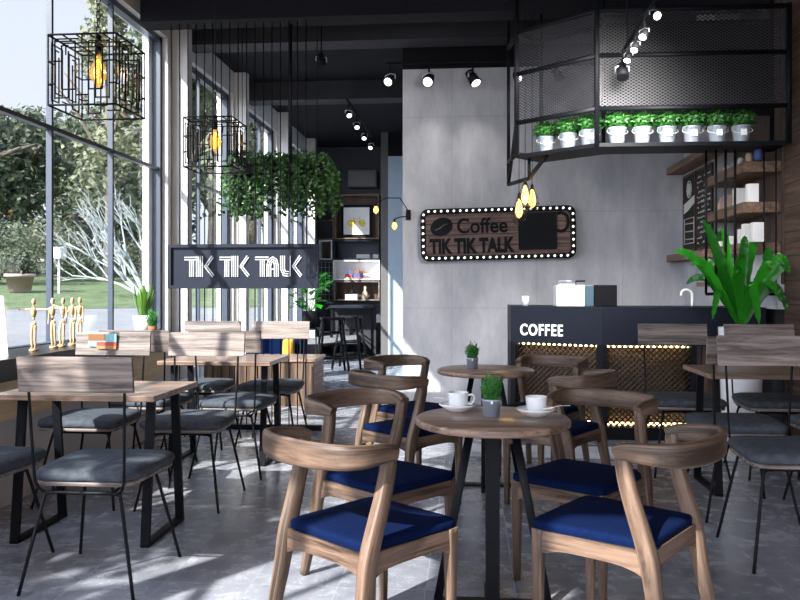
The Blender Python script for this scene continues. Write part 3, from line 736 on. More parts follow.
r = empty('hanging_greenery', (-1.79, 7.42, 1.95), 0, 'wide hanging planter of trailing dark green ivy above the signboard', 'hanging plant')
MB().b2((-.44, -.11, .38), (.44, .11, .48)).build('planter_box', M['blackm'], r)
for s in (-.36, .36): MB().cyl((s, 0, .48), (s, 0, 2.1), .004, n=6).build('hanger_rod', M['black'], r)
f = MB(); st = MB(); rnd = random.Random(12)
for k in range(170):
    x0 = rnd.uniform(-.50, .50); y0 = rnd.uniform(-.14, .14); top = .50+rnd.uniform(-.02, .06)-.10*abs(x0)
    ln = rnd.uniform(.18, .55)*(1.0 if rnd.random() < .6 else .8); x1 = x0*1.06+rnd.uniform(-.02, .02); y1 = y0*1.5
    pts = [Vector((x0*.8, y0*.5, top-.04)), Vector((x0, y0, top+.02)), Vector((x1, y1, top-ln*.5)), Vector((x1+rnd.uniform(-.02, .02), y1, max(.0, top-ln)))]
    P = crom(pts, 7)
    if k % 3 == 0: st.tube(P[::2], .0025, 4)
    for p in P:
        for q in range(2):
            d = Vector((rnd.gauss(0, .8), rnd.gauss(-.3, .8), rnd.uniform(-1, .1)))
            f.leaf(p+Vector((rnd.uniform(-.015, .015), rnd.uniform(-.015, .015), rnd.uniform(-.01, .01))), d, (0, -1, .3), rnd.uniform(.034, .052), rnd.uniform(.028, .042))
for k in range(500):
    p = Vector((rnd.uniform(-.46, .46), rnd.uniform(-.12, .12), .50+rnd.uniform(-.03, .09)))
    f.leaf(p, (rnd.gauss(0, 1), rnd.gauss(0, 1), rnd.uniform(-.2, .9)), (0, -1, .3), .04, .03)
f.build('foliage', M['trail'], r); st.build('stems', M['bark'], r)

# ================================================================== wire cage lamps
def make_cage():
    r = empty('wire_cage_lamp', (0, 0, 0), 0, 'x', 'lamp', 'square wire cage pendant lamps')
    h = .18; wr = .0042; cage = MB()
    def seg(a, b, q=wr): cage.cyl(a, b, q, n=5)
    fr = [((-h, -h), (h, -h)), ((h, -h), (h, h)), ((h, h), (-h, h)), ((-h, h), (-h, -h))]
    for (x0, y0), (x1, y1) in fr:
        a = Vector((x0, y0, 0)); b = Vector((x1, y1, 0))
        for z in (-h, h): seg(a+Vector((0, 0, z)), b+Vector((0, 0, z)), .0055)
        seg(a+Vector((0, 0, -h)), a+Vector((0, 0, h)), .0042)
        P = lambda u, v: a.lerp(b, u)+Vector((0, 0, -h+2*h*v))
        # stepped fret on each side
        for u, v0, v1 in [(.10, .08, .92), (.20, .22, .84), (.30, .10, .76), (.40, .22, .90), (.60, .22, .90), (.70, .10, .76), (.80, .22, .84), (.90, .08, .92), (.5, .0, .14), (.5, .86, 1)]:
            seg(P(u, v0), P(u, v1))
        for u0, u1, v in [(.10, .30, .10), (.20, .40, .22), (.40, .60, .14), (.60, .80, .22), (.70, .90, .10), (.1, .4, .90), (.6, .9, .90), (.2, .3, .84), (.7, .8, .84), (0, .10, .3), (.9, 1, .3), (0, .2, .62), (.8, 1, .62)]:
            seg(P(u0, v), P(u1, v))
    for k in (-.6, -.2, .2, .6):
        seg((-h, k*h, h), (h, k*h, h)) if abs(k) < .5 else seg((-h, k*h, h), (-.3*h, k*h, h))
        seg((k*h, -h, h), (k*h, h, h)) if abs(k) > .5 else seg((k*h, -h, h), (k*h, -.3*h, h))
    cage.build('wire_cage', M['black'], r)
    MB().cyl((0, 0, h-.01), (0, 0, h+.05), .02, .014, 12).cyl((0, 0, h-.06), (0, 0, h-.01), .018, .018, 12).build('socket', M['black'], r); so = SOCK(r)
    MB().lathe([(0, -.075+.02), (.02, -.05+.02), (.040, 0.0), (.043, .03), (.034, .065), (.018, .10), (.016, .125), (0, .125)], n=20).build('bulb_glass', M['bulbglass'], so)
    fl = MB()
    for k in range(6):
        a = k*PI/3; fl.tube([(.006*math.cos(a), .006*math.sin(a), .10), (.024*math.cos(a), .024*math.sin(a), .03), (.014*math.cos(a), .014*math.sin(a), -.02)], .0013, 5, 3)
    fl.build('filament', M['bulb'], so)
    c = MB()
    for k in range(5):
        pts = [Vector((.011*math.cos(q*PI/4), 0, h+.075+k*.04+.026*math.sin(q*PI/4))) for q in range(9)]
        if k % 2: pts = [Vector((0, p.x, p.z)) for p in pts]
        c.tube(pts, .0028, 5)
    c.cyl((0, 0, h+.26), (0, 0, 4.05-2.40), .004, n=6); c.build('chain', M['black'], r)
    return r
cg = make_cage(); cg.location = (-1.97, 4.10, 2.385); cg['label'] = 'large nearest wire cage lamp hanging at upper left with a glowing bulb'
dup(cg, (-1.90, 5.85, 2.335), 0, 'smaller wire cage lamp farther back, hanging before the ivy')

# ================================================================== things on the window ledge
def manikin(loc, rz, label, pose, lean=0):
    r = empty('artist_manikin', loc, rz, label, 'figurine', 'wooden artist manikins on the ledge')
    MB().lathe([(0, 0), (.035, 0), (.036, .008), (.034, .012), (0, .012)], n=20).build('base', M['manikin'], r)
    b = MB(); zz = .012
    hip = Vector((lean*.5, 0, .165)); ch = Vector((lean, 0, .235))
    for s in (1, -1):
        kn = Vector((s*.016+lean*.25*(1+s*.4), -.006, .09)); ft = Vector((s*.014, 0, .02))
        b.tube([hip+Vector((s*.013, 0, -.01)), kn, ft], [.012, .0095, .008], 8, 3); b.sph(kn, .0095, sub=1); b.sph(ft+Vector((0, -.008, -.003)), .009, sc=(.8, 1.6, .6), sub=1)
    b.sph(hip, .02, sc=(1.1, .8, .8)); b.sph((hip+ch)/2, .013, sub=1)
    b.lathe([(0, -.03), (.013, -.028), (.021, -.005), (.024, .018), (.016, .032), (0, .034)], ch, 12)
    b.sph(ch+Vector((0, 0, .04)), .007, sub=1)
    b.build('body', M['manikin'], r)
    for s, (e_, h_) in zip((1, -1), pose):
        sh = ch+Vector((s*.027, 0, .02)); e_ = Vector(e_); h_ = Vector(h_)
        m_ = MB(); m_.sph(sh, .009, sub=1); m_.tube([sh, sh+e_, sh+e_+h_], [.008, .007, .005], 8, 3); m_.sph(sh+e_, .0075, sub=1); m_.sph(sh+e_+h_*1.1, .008, sc=(1, .7, 1.1), sub=1)
        m_.build('arm', M['manikin'], r)
    MB().sph(ch+Vector((0, 0, .066)), .019, sc=(.85, .9, 1.2)).build('head', M['manikin'], r)
    return r
dn = ((.006, 0, -.045), (0, -.01, -.045)); dnl = ((-.006, 0, -.045), (0, -.01, -.045))
man = [((-2.84, 5.0), ((.045, 0, 0), (.045, 0, 0)), ((-.045, 0, 0), (-.045, 0, 0)), 0, 'wooden manikin with both arms stretched out sideways'),
       ((-2.84, 5.255), ((.04, 0, .0), (.03, 0, -.02)), dnl, -.012, 'wooden manikin leaning toward its right neighbour, second from the left'),
       ((-2.84, 5.36), dn, ((-.035, 0, .01), (-.03, 0, .01)), .012, 'wooden manikin with arm on its left neighbour, middle of the five'),
       ((-2.84, 5.51), dn, ((-.02, 0, -.04), (-.03, -.01, .02)), 0, 'wooden manikin fourth from the left with a bent arm'),
       ((-2.84, 5.62), dn, dnl, 0, 'wooden manikin standing straight, rightmost of the five')]
for (x, y), a1, a2, ln, lb in man:
    m_ = manikin((x, y, .86), 0, lb, (a1, a2), ln); m_.scale = (.80, .9, 1.06)
r = empty('potted_snake_plant', (-2.86, 6.98-.17, .86), .2, 'upright yellow green plant in a square white pot at the end of the ledge', 'plant')
MB().ring_loft([[(-s, -s, z), (s, -s, z), (s, s, z), (-s, s, z)] for s, z in ((.055, 0), (.075, .17), (.068, .17), (.066, .15))]).build('pot', M['white'], r)
f = MB(); rnd = random.Random(3)
def blade(m_, base, tip, bend, w, n=6, up=None):
    base = Vector(base); tip = Vector(tip); P = crom([base, base.lerp(tip, .5)+Vector(bend), tip], n)
    sd = (tip-base).cross(Vector((0, 0, 1))); sd = (sd.normalized() if sd.length > 1e-3 else Vector((1, 0, 0)))
    if up is not None: sd = Vector(up)
    Lp, Rp, Mp = [], [], []
    for i, p in enumerate(P):
        u = i/(len(P)-1); ww = w*(.35+1.3*u)*(1-u**4)**.8 if u < 1 else 0
        ww = max(ww, w*.03)
        Lp.append(m_.bm.verts.new(p-sd*ww/2)); Rp.append(m_.bm.verts.new(p+sd*ww/2)); Mp.append(m_.bm.verts.new(p-Vector((0, 0, ww*.12))))
    for i in range(len(P)-1):
        for a, b in ((Lp, Mp), (Mp, Rp)):
            fc = m_.bm.faces.new((a[i], b[i], b[i+1], a[i+1])); fc.smooth = True
for k in range(26):
    a = rnd.random()*2*PI; rr = rnd.uniform(0, .045); h_ = rnd.uniform(.18, .30)
    blade(f, (rr*math.cos(a), rr*math.sin(a), .15), (rr*2.6*math.cos(a), rr*2.6*math.sin(a), .15+h_), (0, 0, 0), .026, up=(math.cos(a+1.5), math.sin(a+1.5), 0))
f.build('leaves', M['snake'], r)
r = empty('small_leafy_pot', (-2.75, 6.74, .86), 0, 'little leafy plant in a dark pot beside the white square pot', 'plant')
MB().lathe([(0, 0), (.03, 0), (.038, .08), (.034, .08), (0, .07)], n=18).build('pot', M['rust'], r)
f = MB(); sprigs(f, (0, 0, .07), .05, .18, 60, rnd, .03, .5); f.build('foliage', M['herb'], r)
r = empty('white_notice_card', (-2.87, 4.52, .862), math.radians(12), 'white leaning card with a yellow mark at the left picture edge', 'card')
MB().prism([(-.28, 0, 0), (.13, 0, 0), (.085, .05, .36), (-.28, .05, .36)], (0, .008, 0)).build('card', M['paper'], r)
MB().cyl((.02, .006, .085), (.02, .002, .085), .028, n=20).build('yellow_mark', M['yellow'], r)
# patchwork on the chair back
r = empty('patchwork_cloth', (-2.335, 4.905, .868), 0, 'small patchwork cloth of brown, blue and red patches over the chair back', 'cloth')
c = MB(); c.b2((-.085, -.006, .03), (.1, 0, .112), .002, M['cyan']); c.build('cloth', None, r)
c = MB(); c.b2((-.083, -.009, .068), (.028, -.006, .110), 0, M['rust']).b2((-.03, -.009, .018), (.1, -.006, .06), 0, M['red']).b2((-.027, -.010, .016), (.098, -.0092, .035), 0, M['orange']); c.build('patches', None, r)
# ================================================================== bar counter
A0, A1, B1 = Vector((.36, 7.16, 0)), Vector((1.10, 6.82, 0)), Vector((2.42, 6.80, 0))
r = empty('bar_counter', (0, 0, 0), 0, 'angular dark bar counter with COFFEE lettering and gold lit lattice front', 'counter')
out = [A0, A1, B1, Vector((2.42, 7.45, 0)), Vector((1.2, 7.45, 0)), Vector((.36, 7.78, 0))]
MB().prism([(p.x, p.y, 1.075) for p in out], (0, 0, .035)).build('countertop', M['navy'], r)
MB().prism([(p.x, p.y, .79) for p in out], (0, 0, .285)).build('fascia', M['navy'], r)
MB().prism([(p.x, p.y, 0) for p in out], (0, 0, .105)).build('plinth', M['blackm'], r)
def bay(P0, P1, name):
    d = (P1-P0); W = d.length; d.normalize(); n = Vector((-d.y, d.x, 0))     # n points into the bar
    def q(u, v, z): return P0+d*u+n*v+Vector((0, 0, z))
    z0, z1 = .105, .79
    MB().prism([q(0, .20, z0), q(W, .20, z0), q(W, .20, z1), q(0, .20, z1)], n*.02).build('back_panel', M['goldback'], r)
    la = MB(); sp = .047; H = z1-z0; k = -H
    def clip(u0, z0_, u1, z1_):
        # clip a 45 degree bar to the opening
        pts = []
        du, dz = u1-u0, z1_-z0_; t0, t1 = 0, 1
        for p, qq in ((-du, u0), (du, W-u0), (-dz, z0_), (dz, H-z0_)):
            if abs(p) < 1e-9: continue
            rr = qq/p
            if p < 0: t0 = max(t0, rr)
            else: t1 = min(t1, rr)
        return (t0, t1) if t0 < t1-1e-3 else None
    while k < W:
        for s in (0, 1):
            a = (k, 0) if s == 0 else (k+H, 0); b = (k+H, H) if s == 0 else (k, H)
            c = clip(*a, *b)
            if c:
                f = lambda t: q(a[0]+(b[0]-a[0])*t, .035+.012*s, z0+(b[1]-a[1])*t)
                la.cyl(f(c[0]), f(c[1]), .0085, n=4)
        k += sp
    la.build('lattice', M['lattice'], r)
    for zz in (z1-.022, z0+.004): MB().prism([q(.03, .10, zz), q(W-.03, .10, zz), q(W-.03, .125, zz), q(.03, .125, zz)], (0, 0, .02)).build('led_strip', M['led'], r)
    for u in (0, W-.045): MB().prism([q(u, 0, z0), q(u+.045, 0, z0), q(u+.045, .22, z0), q(u, .22, z0)], (0, 0, z1-z0)).build('post', M['blackm'], r)
bay(A0, A1, 'a'); bay(A1, Vector((1.87, 6.81, 0)), 'b')
MB().b2((1.87, 6.86, .105), (2.42, 6.9, .79)).build('end_panel', M['darkwood'], r)
MB().b2((.36, 7.18, .105), (.39, 7.76, .79)).build('end_panel', M['blackm'], r)
d = (A1-A0).normalized(); c = A0+(A1-A0)*.352+Vector((0, 0, .905))
mt = Matrix.Translation(c+Vector((d.y, -d.x, 0))*.006) @ Matrix.Rotation(math.atan2(d.y, d.x), 4, 'Z') @ FRONT
text_mesh('lettering', 'COFFEE', .12, M['lit'], r, mt, .008, .0015, width=.385, height=.10, spacing=1.2)
# things on the bar
r = empty('espresso_machine', (.885, 7.22, 1.11), 0, 'white and teal coffee machine standing on the bar counter', 'coffee machine')
MB().b2((-.13, -.12, 0), (.115, .14, .185), .006).build('body', M['white'], r)
MB().b2((.117, -.10, .0), (.195, .14, .185), .006).build('side_housing', M['teal'], r)
m_ = MB(); m_.tube([(-.09, -.05, .2), (-.09, -.05, .222), (.02, -.05, .222), (.02, -.05, .2)], .005, 6).tube([(-.09, .08, .186), (-.09, .08, .222), (.02, .08, .222), (.02, .08, .186)], .005, 6)
m_.b2((-.10, -.06, .186), (.04, .09, .2)).build('cup_rail', M['steel'], r)
MB().tube([(.05, -.02, .185), (.05, -.02, .22), (.13, -.02, .222)], .008, 8).build('tap_handle', M['blackm'], r)
t = tag(MB().b2((0, 0, 0), (.195, .2, .187), .008).build('black_box', M['blackm'], None, (1.085, 7.12, 1.11)), 'black square box beside the white coffee machine', 'box')
t = empty('takeaway_cup', (.50, 7.3, 1.11), 0, 'small white cup alone on the left end of the bar', 'cup')
MB().lathe([(0, 0), (.026, 0), (.034, .075), (0, .075)], n=20).build('cup', M['white'], t); MB().lathe([(0, .075), (.036, .075), (.036, .083), (.03, .088), (0, .088)], n=20).build('lid', M['white'], t)
t = tag(MB().tube([(0, 0, 0), (0, 0, .10), (-.015, 0, .13), (-.05, 0, .145), (-.085, 0, .13), (-.095, 0, .09)], .011, 8, 5).build('tap', M['white'], None, (1.95, 7.25, 1.11)), 'curved white tap standing on the bar near the shelves', 'tap')

# white planter and fern
pc = Vector((2.11, 6.46, .045))
r = empty('potted_fern', pc, 0, 'big broad leaved fern in a tall white planter before the bar', 'plant')
MB().lathe([(0, 0), (.13, 0), (.135, .01), (.168, .90), (.168, .92), (.155, .92), (.150, .87), (0, .86)], n=40).build('planter', M['white'], r)
MB().lathe([(0, .86), (.15, .87), (0, .885)], n=24).build('soil', M['rust'], r)
S = .0079
fr = MB(); rnd = random.Random(9)
tips = [(-64, 62, -40, 50, .0, 16), (-40, 92, -22, 50, -.1, 17), (6, 78, 3, 50, .05, 16), (-9, 58, -8, 38, -.25, 20), (44, 52, 32, 50, 0, 17), (32, 66, 26, 44, .1, 18), (-33, -4, -24, 22, -.15, 12),
        (4, -8, 3, 28, -.3, 16), (34, 12, 22, 30, -.1, 13), (-20, 70, -14, 40, .2, 18), (18, 48, 12, 36, -.28, 20), (-46, 30, -28, 34, .2, 14), (43, 34, 28, 36, .18, 14), (-16, 45, -10, 30, -.3, 18), (25, 85, 12, 50, .2, 15), (-30, 55, -15, 40, .3, 15), (41, 40, 36, 46, -.1, 13), (-52, 48, -36, 46, -.15, 14), (20, 20, 14, 30, -.3, 13), (-12, 88, -8, 48, .15, 14), (42, 2, 30, 28, -.05, 12)]
for tx, tz, mx, mz, yy, wd in tips:
    base = Vector((0, 0, .89)); tip = Vector((tx*S, yy, 1.02+tz*S)); mid = Vector((mx*S, yy*.55, 1.02+mz*S))
    P = crom([base, base.lerp(mid, .5)+Vector((0, 0, .03)), mid, mid.lerp(tip, .55)+Vector((0, 0, .035)), tip], 7)
    Lp, Rp, Mp = [], [], []
    for i, p in enumerate(P):
        u = i/(len(P)-1); dd = (P[min(i+1, len(P)-1)]-P[max(i-1, 0)]).normalized()
        sd = dd.cross(Vector((0, -1, .25))).normalized(); ww = max(.004, wd*S*.78*math.sin(PI*min(1, u*.93+.07))**.75*(.42+.58*u)); wob = .008*math.sin(i*1.9+tx)
        nn = sd.cross(dd)
        Lp.append(fr.bm.verts.new(p-sd*ww/2+nn*wob+nn*ww*.1)); Rp.append(fr.bm.verts.new(p+sd*ww/2-nn*wob+nn*ww*.1)); Mp.append(fr.bm.verts.new(p))
    for i in range(len(P)-1):
        for a, b in ((Lp, Mp), (Mp, Rp)):
            fc = fr.bm.faces.new((a[i], b[i], b[i+1], a[i+1])); fc.smooth = True
fr.build('leaves', M['fern'], r)

# ================================================================== hanging steel rack
RL, RC, RR = Vector((.39, 6.81, 0)), Vector((.98, 6.31, 0)), Vector((2.42, 6.33, 0))
BL, BC, BR = Vector((.62, 7.08, 0)), Vector((1.09, 6.68, 0)), Vector((2.42, 6.68, 0))
r = empty('steel_plant_rack', (0, 0, 0), 0, 'black steel rack with mesh sides hung from the ceiling above the bar', 'rack')
def up(p, z): return Vector((p.x, p.y, z))
def bar(m_, a, b, q=.034):
    d_ = (b-a).normalized(); up_ = (0, 0, 1) if abs(d_.z) < .9 else (0, 1, 0)
    m_.sweep([a, b], q, q, up=up_, smooth=0, n=8, e=9)
for nm, z in (('top_rail', 3.42), ('middle_rail', 3.07), ('lower_rail', 2.66)):
    m_ = MB(); bar(m_, up(RL, z), up(RC, z)); bar(m_, up(RC, z), up(RR, z)); m_.build(nm, M['black'], r)
m_ = MB()
for z in (3.42, 2.40): bar(m_, up(BL, z), up(BC, z)); bar(m_, up(BC, z), up(BR, z)); bar(m_, up(RL, z), up(BL, z)); bar(m_, up(RC, z), up(BC, z))
m_.build('rear_rail', M['black'], r)
for p in (RL, RC, RR): m_ = MB(); bar(m_, up(p, 2.37), up(p, 4.05 if p is not RR else 3.44), .036); m_.build('post', M['black'], r)
for p in (BL, BC, BR): m_ = MB(); bar(m_, up(p, 2.37), up(p, 4.05), .03); m_.build('post', M['black'], r)
MB().prism([up(RL, 2.365), up(RC, 2.365), up(RR, 2.365), up(BR, 2.365), up(BC, 2.365), up(BL, 2.365)], (0, 0, .03)).build('shelf_plate', M['black'], r)
def net(P, Q, z0, z1):
    m_ = MB(); f = m_.face([up(P, z0), up(Q, z0), up(Q, z1), up(P, z1)])
    uv = m_.bm.loops.layers.uv.new('UVMap'); W = (Q-P).length
    for l, c_ in zip(f.loops, ((0, z0), (W, z0), (W, z1), (0, z1))): l[uv].uv = c_
    me = bpy.data.meshes.new('mesh_panel'); m_.bm.to_mesh(me); m_.bm.free(); me.materials.append(M['net'])
    o = bpy.data.objects.new('mesh_panel', me); col.objects.link(o); o.parent = r
net(RL, RC, 2.66, 3.42); net(RC, RR, 2.66, 3.42)
net(BL, BC, 2.66, 3.42)
MB().prism([up(BC, 2.66), up(BR, 2.66), up(BR, 3.42), up(BC, 3.42)], (0, .012, 0)).build('rear_panel', M['blackm'], r)
m_ = MB(); G0 = Vector((.345, 7.25, 2.20)); G1 = Vector((.50, 6.86, 2.20))
bar(m_, G0, G1, .03); bar(m_, G0, up(G0, 3.9), .03); bar(m_, G1, Vector((.64, 6.66, 2.38)), .028); bar(m_, G0, Vector((.39, 6.84, 2.66)), .026); bar(m_, G1, up(G1, 2.38), .026)
bar(m_, up(G0, 3.42), up(RL, 3.42), .03); bar(m_, up(G0, 2.4), up(RL, 2.4), .03)
m_.build('side_bracket', M['black'], r)
def ratio(px): a = (px-400)/800; return (a*C0-S0)/(C0+S0*a)
def on_seg(px, P, Q):
    k = ratio(px); dx, dy = Q.x-P.x, Q.y-P.y; u = (k*P.y-P.x)/(dx-k*dy); return P+(Q-P)*u
def make_box_plant():
    r = empty('bucket_topiary', (0, 0, 0), 0, 'x', 'plant', 'green shrubs in zinc buckets on the steel rack')
    bk = MB().lathe([(0, 0), (.044, 0), (.046, .004), (.060, .108), (.064, .112), (.064, .120), (.058, .120), (.055, .105), (0, .10)], n=28).build('bucket', M['zinc'], r)
    m_ = MB(); m_.tube([(-.062, 0, .108), (-.066, -.03, .08), (0, -.06, .062), (.066, -.03, .08), (.062, 0, .108)], .002, 5, 5)
    m_.box((0, -.0585, .07), (.04, .003, .045), rx=-.14, m=None); m_.build('label_plate', M['white'], bk)
    f = MB(); rr = random.Random(4); blob_leaves(f, (0, 0, .165), .088, 900, .028, rr, .78); f.build('foliage', M['box'], r)
    return r
bp = make_box_plant(); off = Vector((.07, .12, 0)); off2 = Vector((0, .12, 0))
desc = ['leftmost zinc bucket shrub on the angled end of the rack', 'second zinc bucket shrub from the left on the rack', 'third zinc bucket shrub from the left, just before the rack corner',
        'first zinc bucket shrub right of the rack corner', 'fifth zinc bucket shrub from the left on the rack', 'fifth zinc bucket shrub counted from the right end of the rack', 'zinc bucket shrub third from the right end of the rack', 'zinc bucket shrub second from the right end of the rack', 'rightmost zinc bucket shrub on the rack']
desc[5] = 'sixth zinc bucket shrub from the left, fourth from the right on the rack'
for i, px in enumerate([546, 568, 589, 617, 642, 667, 692, 717, 741]):
    p = on_seg(px, RL+off, RC+off) if i < 3 else on_seg(px, RC+off2, RR+off2); p.z = 2.395
    if i == 0: bp.location = p; bp['label'] = desc[0]
    else: dup(bp, p, 0, desc[i])
for o in bpy.data.objects:
    if o.name.startswith('bucket_topiary'): o.scale = (1.14, 1.14, 1.14)

# three little cage pendants under the rack
def cage_pendant(loc, label, s=1.0, lit='bulb'):
    r = empty('cage_pendant_lamp', loc, 0, label, 'lamp', 'small cage pendants under the rack')
    prof = [(.014, .10), (.022, .085), (.052, .01), (.066, -.05), (.058, -.10), (.038, -.135)]
    m_ = MB()
    for k in range(8):
        a = k*PI/4; m_.tube([(q*math.cos(a)*s, q*math.sin(a)*s, z*s) for q, z in prof], .0022, 4)
    for q, z in prof[2:]: m_.tube([(q*s*math.cos(a*PI/8), q*s*math.sin(a*PI/8), z*s) for a in range(17)], .0022, 4)
    m_.build('cage', M['black'], r)
    MB().cyl((0, 0, .09*s), (0, 0, .135*s), .016, .012, 10).build('socket', M['black'], r)
    MB().lathe([(0, -.085), (.022, -.065), (.034, -.03), (.028, .02), (.014, .07), (0, .09)], n=16).build('bulb', M['bulb2'], r)
    MB().cyl((0, 0, .13*s), (0, 0, 4.05-loc[2]), .003, n=5).build('cord', M['black'], r)
M['bulb2'] = emit('warm_bulb_soft', (1, .62, .14), 2.2)
cage_pendant((.475, 6.98, 2.075), 'small cage pendant with glowing bulb, upper one under the rack')
cage_pendant((.425, 7.02, 1.96), 'small cage pendant with glowing bulb hanging lowest, left of its neighbour')
cage_pendant((.54, 7.05, 2.05), 'rightmost of the three small cage pendants under the rack', .9)

# ================================================================== marquee sign on the concrete wall
c = atY(497.5, 233.5, 8.74); k = .0109
r = empty('marquee_sign', c, 0, 'wooden coffee marquee sign edged with small bulbs on the concrete wall', 'sign'); r.rotation_euler = (0, -.02, 0)
def rrect(w, h, rad, n=6):
    out = []
    for cx, cy, a0 in ((w/2-rad, h/2-rad, 0), (-w/2+rad, h/2-rad, 90), (-w/2+rad, -h/2+rad, 180), (w/2-rad, -h/2+rad, 270)):
        for i in range(n+1): a = math.radians(a0+90*i/n); out.append((cx+rad*math.cos(a), cy+rad*math.sin(a)))
    return out
W, H = 153*k, 52*k
MB().prism([(x, .058, z) for x, z in rrect(W-.06, H-.06, .06)], (0, -.05, 0)).build('board', M['signwood'], r)
o1 = rrect(W, H, .085); i1 = rrect(W-.11, H-.11, .05)
m_ = MB(); m_.ring_loft([[(x, .058, z) for x, z in o1], [(x, -.03, z) for x, z in o1], [(x, -.03, z) for x, z in i1], [(x, .058, z) for x, z in i1]], cap=False, closed=True); bd = m_.build('border', M['blackm'], r)
# bulbs along the border centre line
bl = rrect(W-.055, H-.055, .065, 8); bl.append(bl[0]); seg = [math.dist(bl[i], bl[i+1]) for i in range(len(bl)-1)]; tot = sum(seg); nb = 60
for j in range(nb):
    s_ = tot*j/nb; i = 0
    while s_ > seg[i]: s_ -= seg[i]; i += 1
    f_ = s_/seg[i]; x = bl[i][0]*(1-f_)+bl[i+1][0]*f_; z = bl[i][1]*(1-f_)+bl[i+1][1]*f_
    MB().sph((x, -.036, z), .0145, sub=1).build('bulb', M['marquee'], bd)
P = lambda px, py: ((px-497.5)*k, -(py-233.5)*k)
def disc(m_, cx, cz, rx, rz, rot=0, y0=.008, th=.012, n=32):
    pts = []
    for i in range(n):
        a = 2*PI*i/n; u, v = rx*math.cos(a), rz*math.sin(a); pts.append((cx+u*math.cos(rot)-v*math.sin(rot), y0, cz+u*math.sin(rot)+v*math.cos(rot)))
    m_.prism(pts, (0, -th, 0))
b = MB(); x, z = P(442, 225.5); disc(b, x, z, .125, .098, .35); cb = b.build('coffee_bean', M['blackm'], r)
MB().sweep([(x-.07, -.008, z-.035), (x-.01, -.008, z-.01), (x+.01, -.008, z+.012), (x+.07, -.008, z+.035)], .012, .012, up=(0, 1, 0)).build('bean_crease', M['signwood'], cb)
x, z = P(482.5, 225); text_mesh('lettering', 'Coffee', .2, M['blackm'], r, Matrix.Translation((x, 0, z)) @ FRONT, .006, .004, width=50*k, height=15.5*k)
x, z = P(472, 244.8); text_mesh('lettering', 'TIK TIK TALK', .2, M['letterdark'] if 'letterdark' in M else M['blackm'], r, Matrix.Translation((x, 0, z)) @ FRONT, .006, .010, width=85*k, height=15.5*k)
m_ = MB(); x0, z0 = P(518, 213.5); x1, z1 = P(556, 250.5)
m_.prism([(x0+cx_+(x1-x0)/2, .008, (z0+z1)/2+cz_) for cx_, cz_ in rrect(x1-x0, z0-z1, .02, 3)], (0, -.016, 0)); m_.build('mug_shape', M['blackm'], r)
x, z = P(556, 223.5)
MB().sweep([(x-.01, 0, z+.09), (x+.06, 0, z+.095), (x+.115, 0, z+.05), (x+.115, 0, z-.05), (x+.06, 0, z-.10), (x-.01, 0, z-.09)], .016, .032, up=(0, 1, 0)).build('mug_handle', M['blackm'], r) if False else \
MB().sweep([(x-.01, 0, z+.09), (x+.06, 0, z+.095), (x+.112, 0, z+.05), (x+.112, 0, z-.05), (x+.06, 0, z-.10), (x-.01, 0, z-.09)], .034, .016, up=(0, 1, 0)).build('mug_handle', M['blackm'], r)

# two-armed wall lamp by the passage
r = empty('swing_arm_wall_lamp', (-.70, 8.78, 2.07), 0, 'black two armed wall lamp with glowing bulbs at the concrete wall edge', 'lamp')
q = lambda px, py: atY(px, py, 8.70)-Vector((-.70, 8.78, 2.07))
MB().b2((.0, -.02, -.05), (.05, .02, .06)).build('wall_plate', M['black'], r)
MB().tube([q(410, 214), q(400, 198), q(386, 198), q(376, 203)], .006, 6).build('arm', M['black'], r)
MB().tube([q(410, 216), q(400, 217), q(395, 219)], .006, 6).build('arm', M['black'], r)
for px, py in ((376, 203), (394.5, 219)):
    a = q(px, py); MB().cyl(a, a-Vector((0, 0, .035)), .012, n=8).build('socket', M['black'], r)
    MB().lathe([(0, -.12), (.022, -.10), (.030, -.075), (.016, -.04), (0, -.03)], a, 14).build('bulb', M['bulb2'], r)

# ================================================================== shelves and packs on the right
def wshelf(a, b, label): return tag(MB().b2(a, b, .004).build('wall_shelf', M['shelfwood']), label, 'shelf', 'wooden wall shelves on the right')
wshelf((2.10, 7.45, 2.48), (2.28, 8.8, 2.55), 'topmost long wooden shelf starting at the concrete wall, above the chalkboards')
wshelf((2.10, 7.45, 1.55), (2.28, 8.8, 1.62), 'long wooden shelf starting at the concrete wall, below the chalkboards')
wshelf((2.18, 6.62, 2.20), (2.47, 7.66, 2.285), 'thick wooden shelf right of the rods, highest of three, with small jars')
wshelf((2.18, 6.62, 1.875), (2.47, 7.66, 1.96), 'thick wooden shelf right of the rods, middle of three, with white packs')
wshelf((2.18, 6.62, 1.55), (2.47, 7.66, 1.635), 'thick wooden shelf right of the rods, lowest of three, with white boxes')
wshelf((2.00, 6.62, 1.28), (2.44, 7.3, 1.32), 'thin low wooden shelf over the white splashback behind the fern')
def shelf_item(px, zb, h, wd, kind, mat, label, cat, X=2.27, grp=None):
    Y = X/ratio(px); m_ = MB()
    if kind == 'box': m_.box((X, Y, zb+h/2), (wd, wd*.8, h), bev=.003)
    elif kind == 'jar': m_.lathe([(0, 0), (wd/2, 0), (wd/2, h*.8), (wd*.36, h*.88), (wd*.38, h), (0, h)], (X, Y, zb), 14)
    else: m_.lathe([(0, 0), (wd/2, 0), (wd/2, h*.55), (wd*.16, h*.75), (wd*.16, h), (0, h)], (X, Y, zb), 14)
    return tag(m_.build('jar' if kind == 'jar' else 'bottle' if kind == 'bottle' else 'carton', M[mat]), label, cat, grp)
shelf_item(721, 1.96, .13, .06, 'bottle', 'pink', 'small pale bottle at the left end of the middle shelf', 'bottle')
shelf_item(729, 1.96, .125, .085, 'box', 'pink', 'pale kraft pack second from left on the middle shelf', 'pack', grp='packs on the middle shelf')
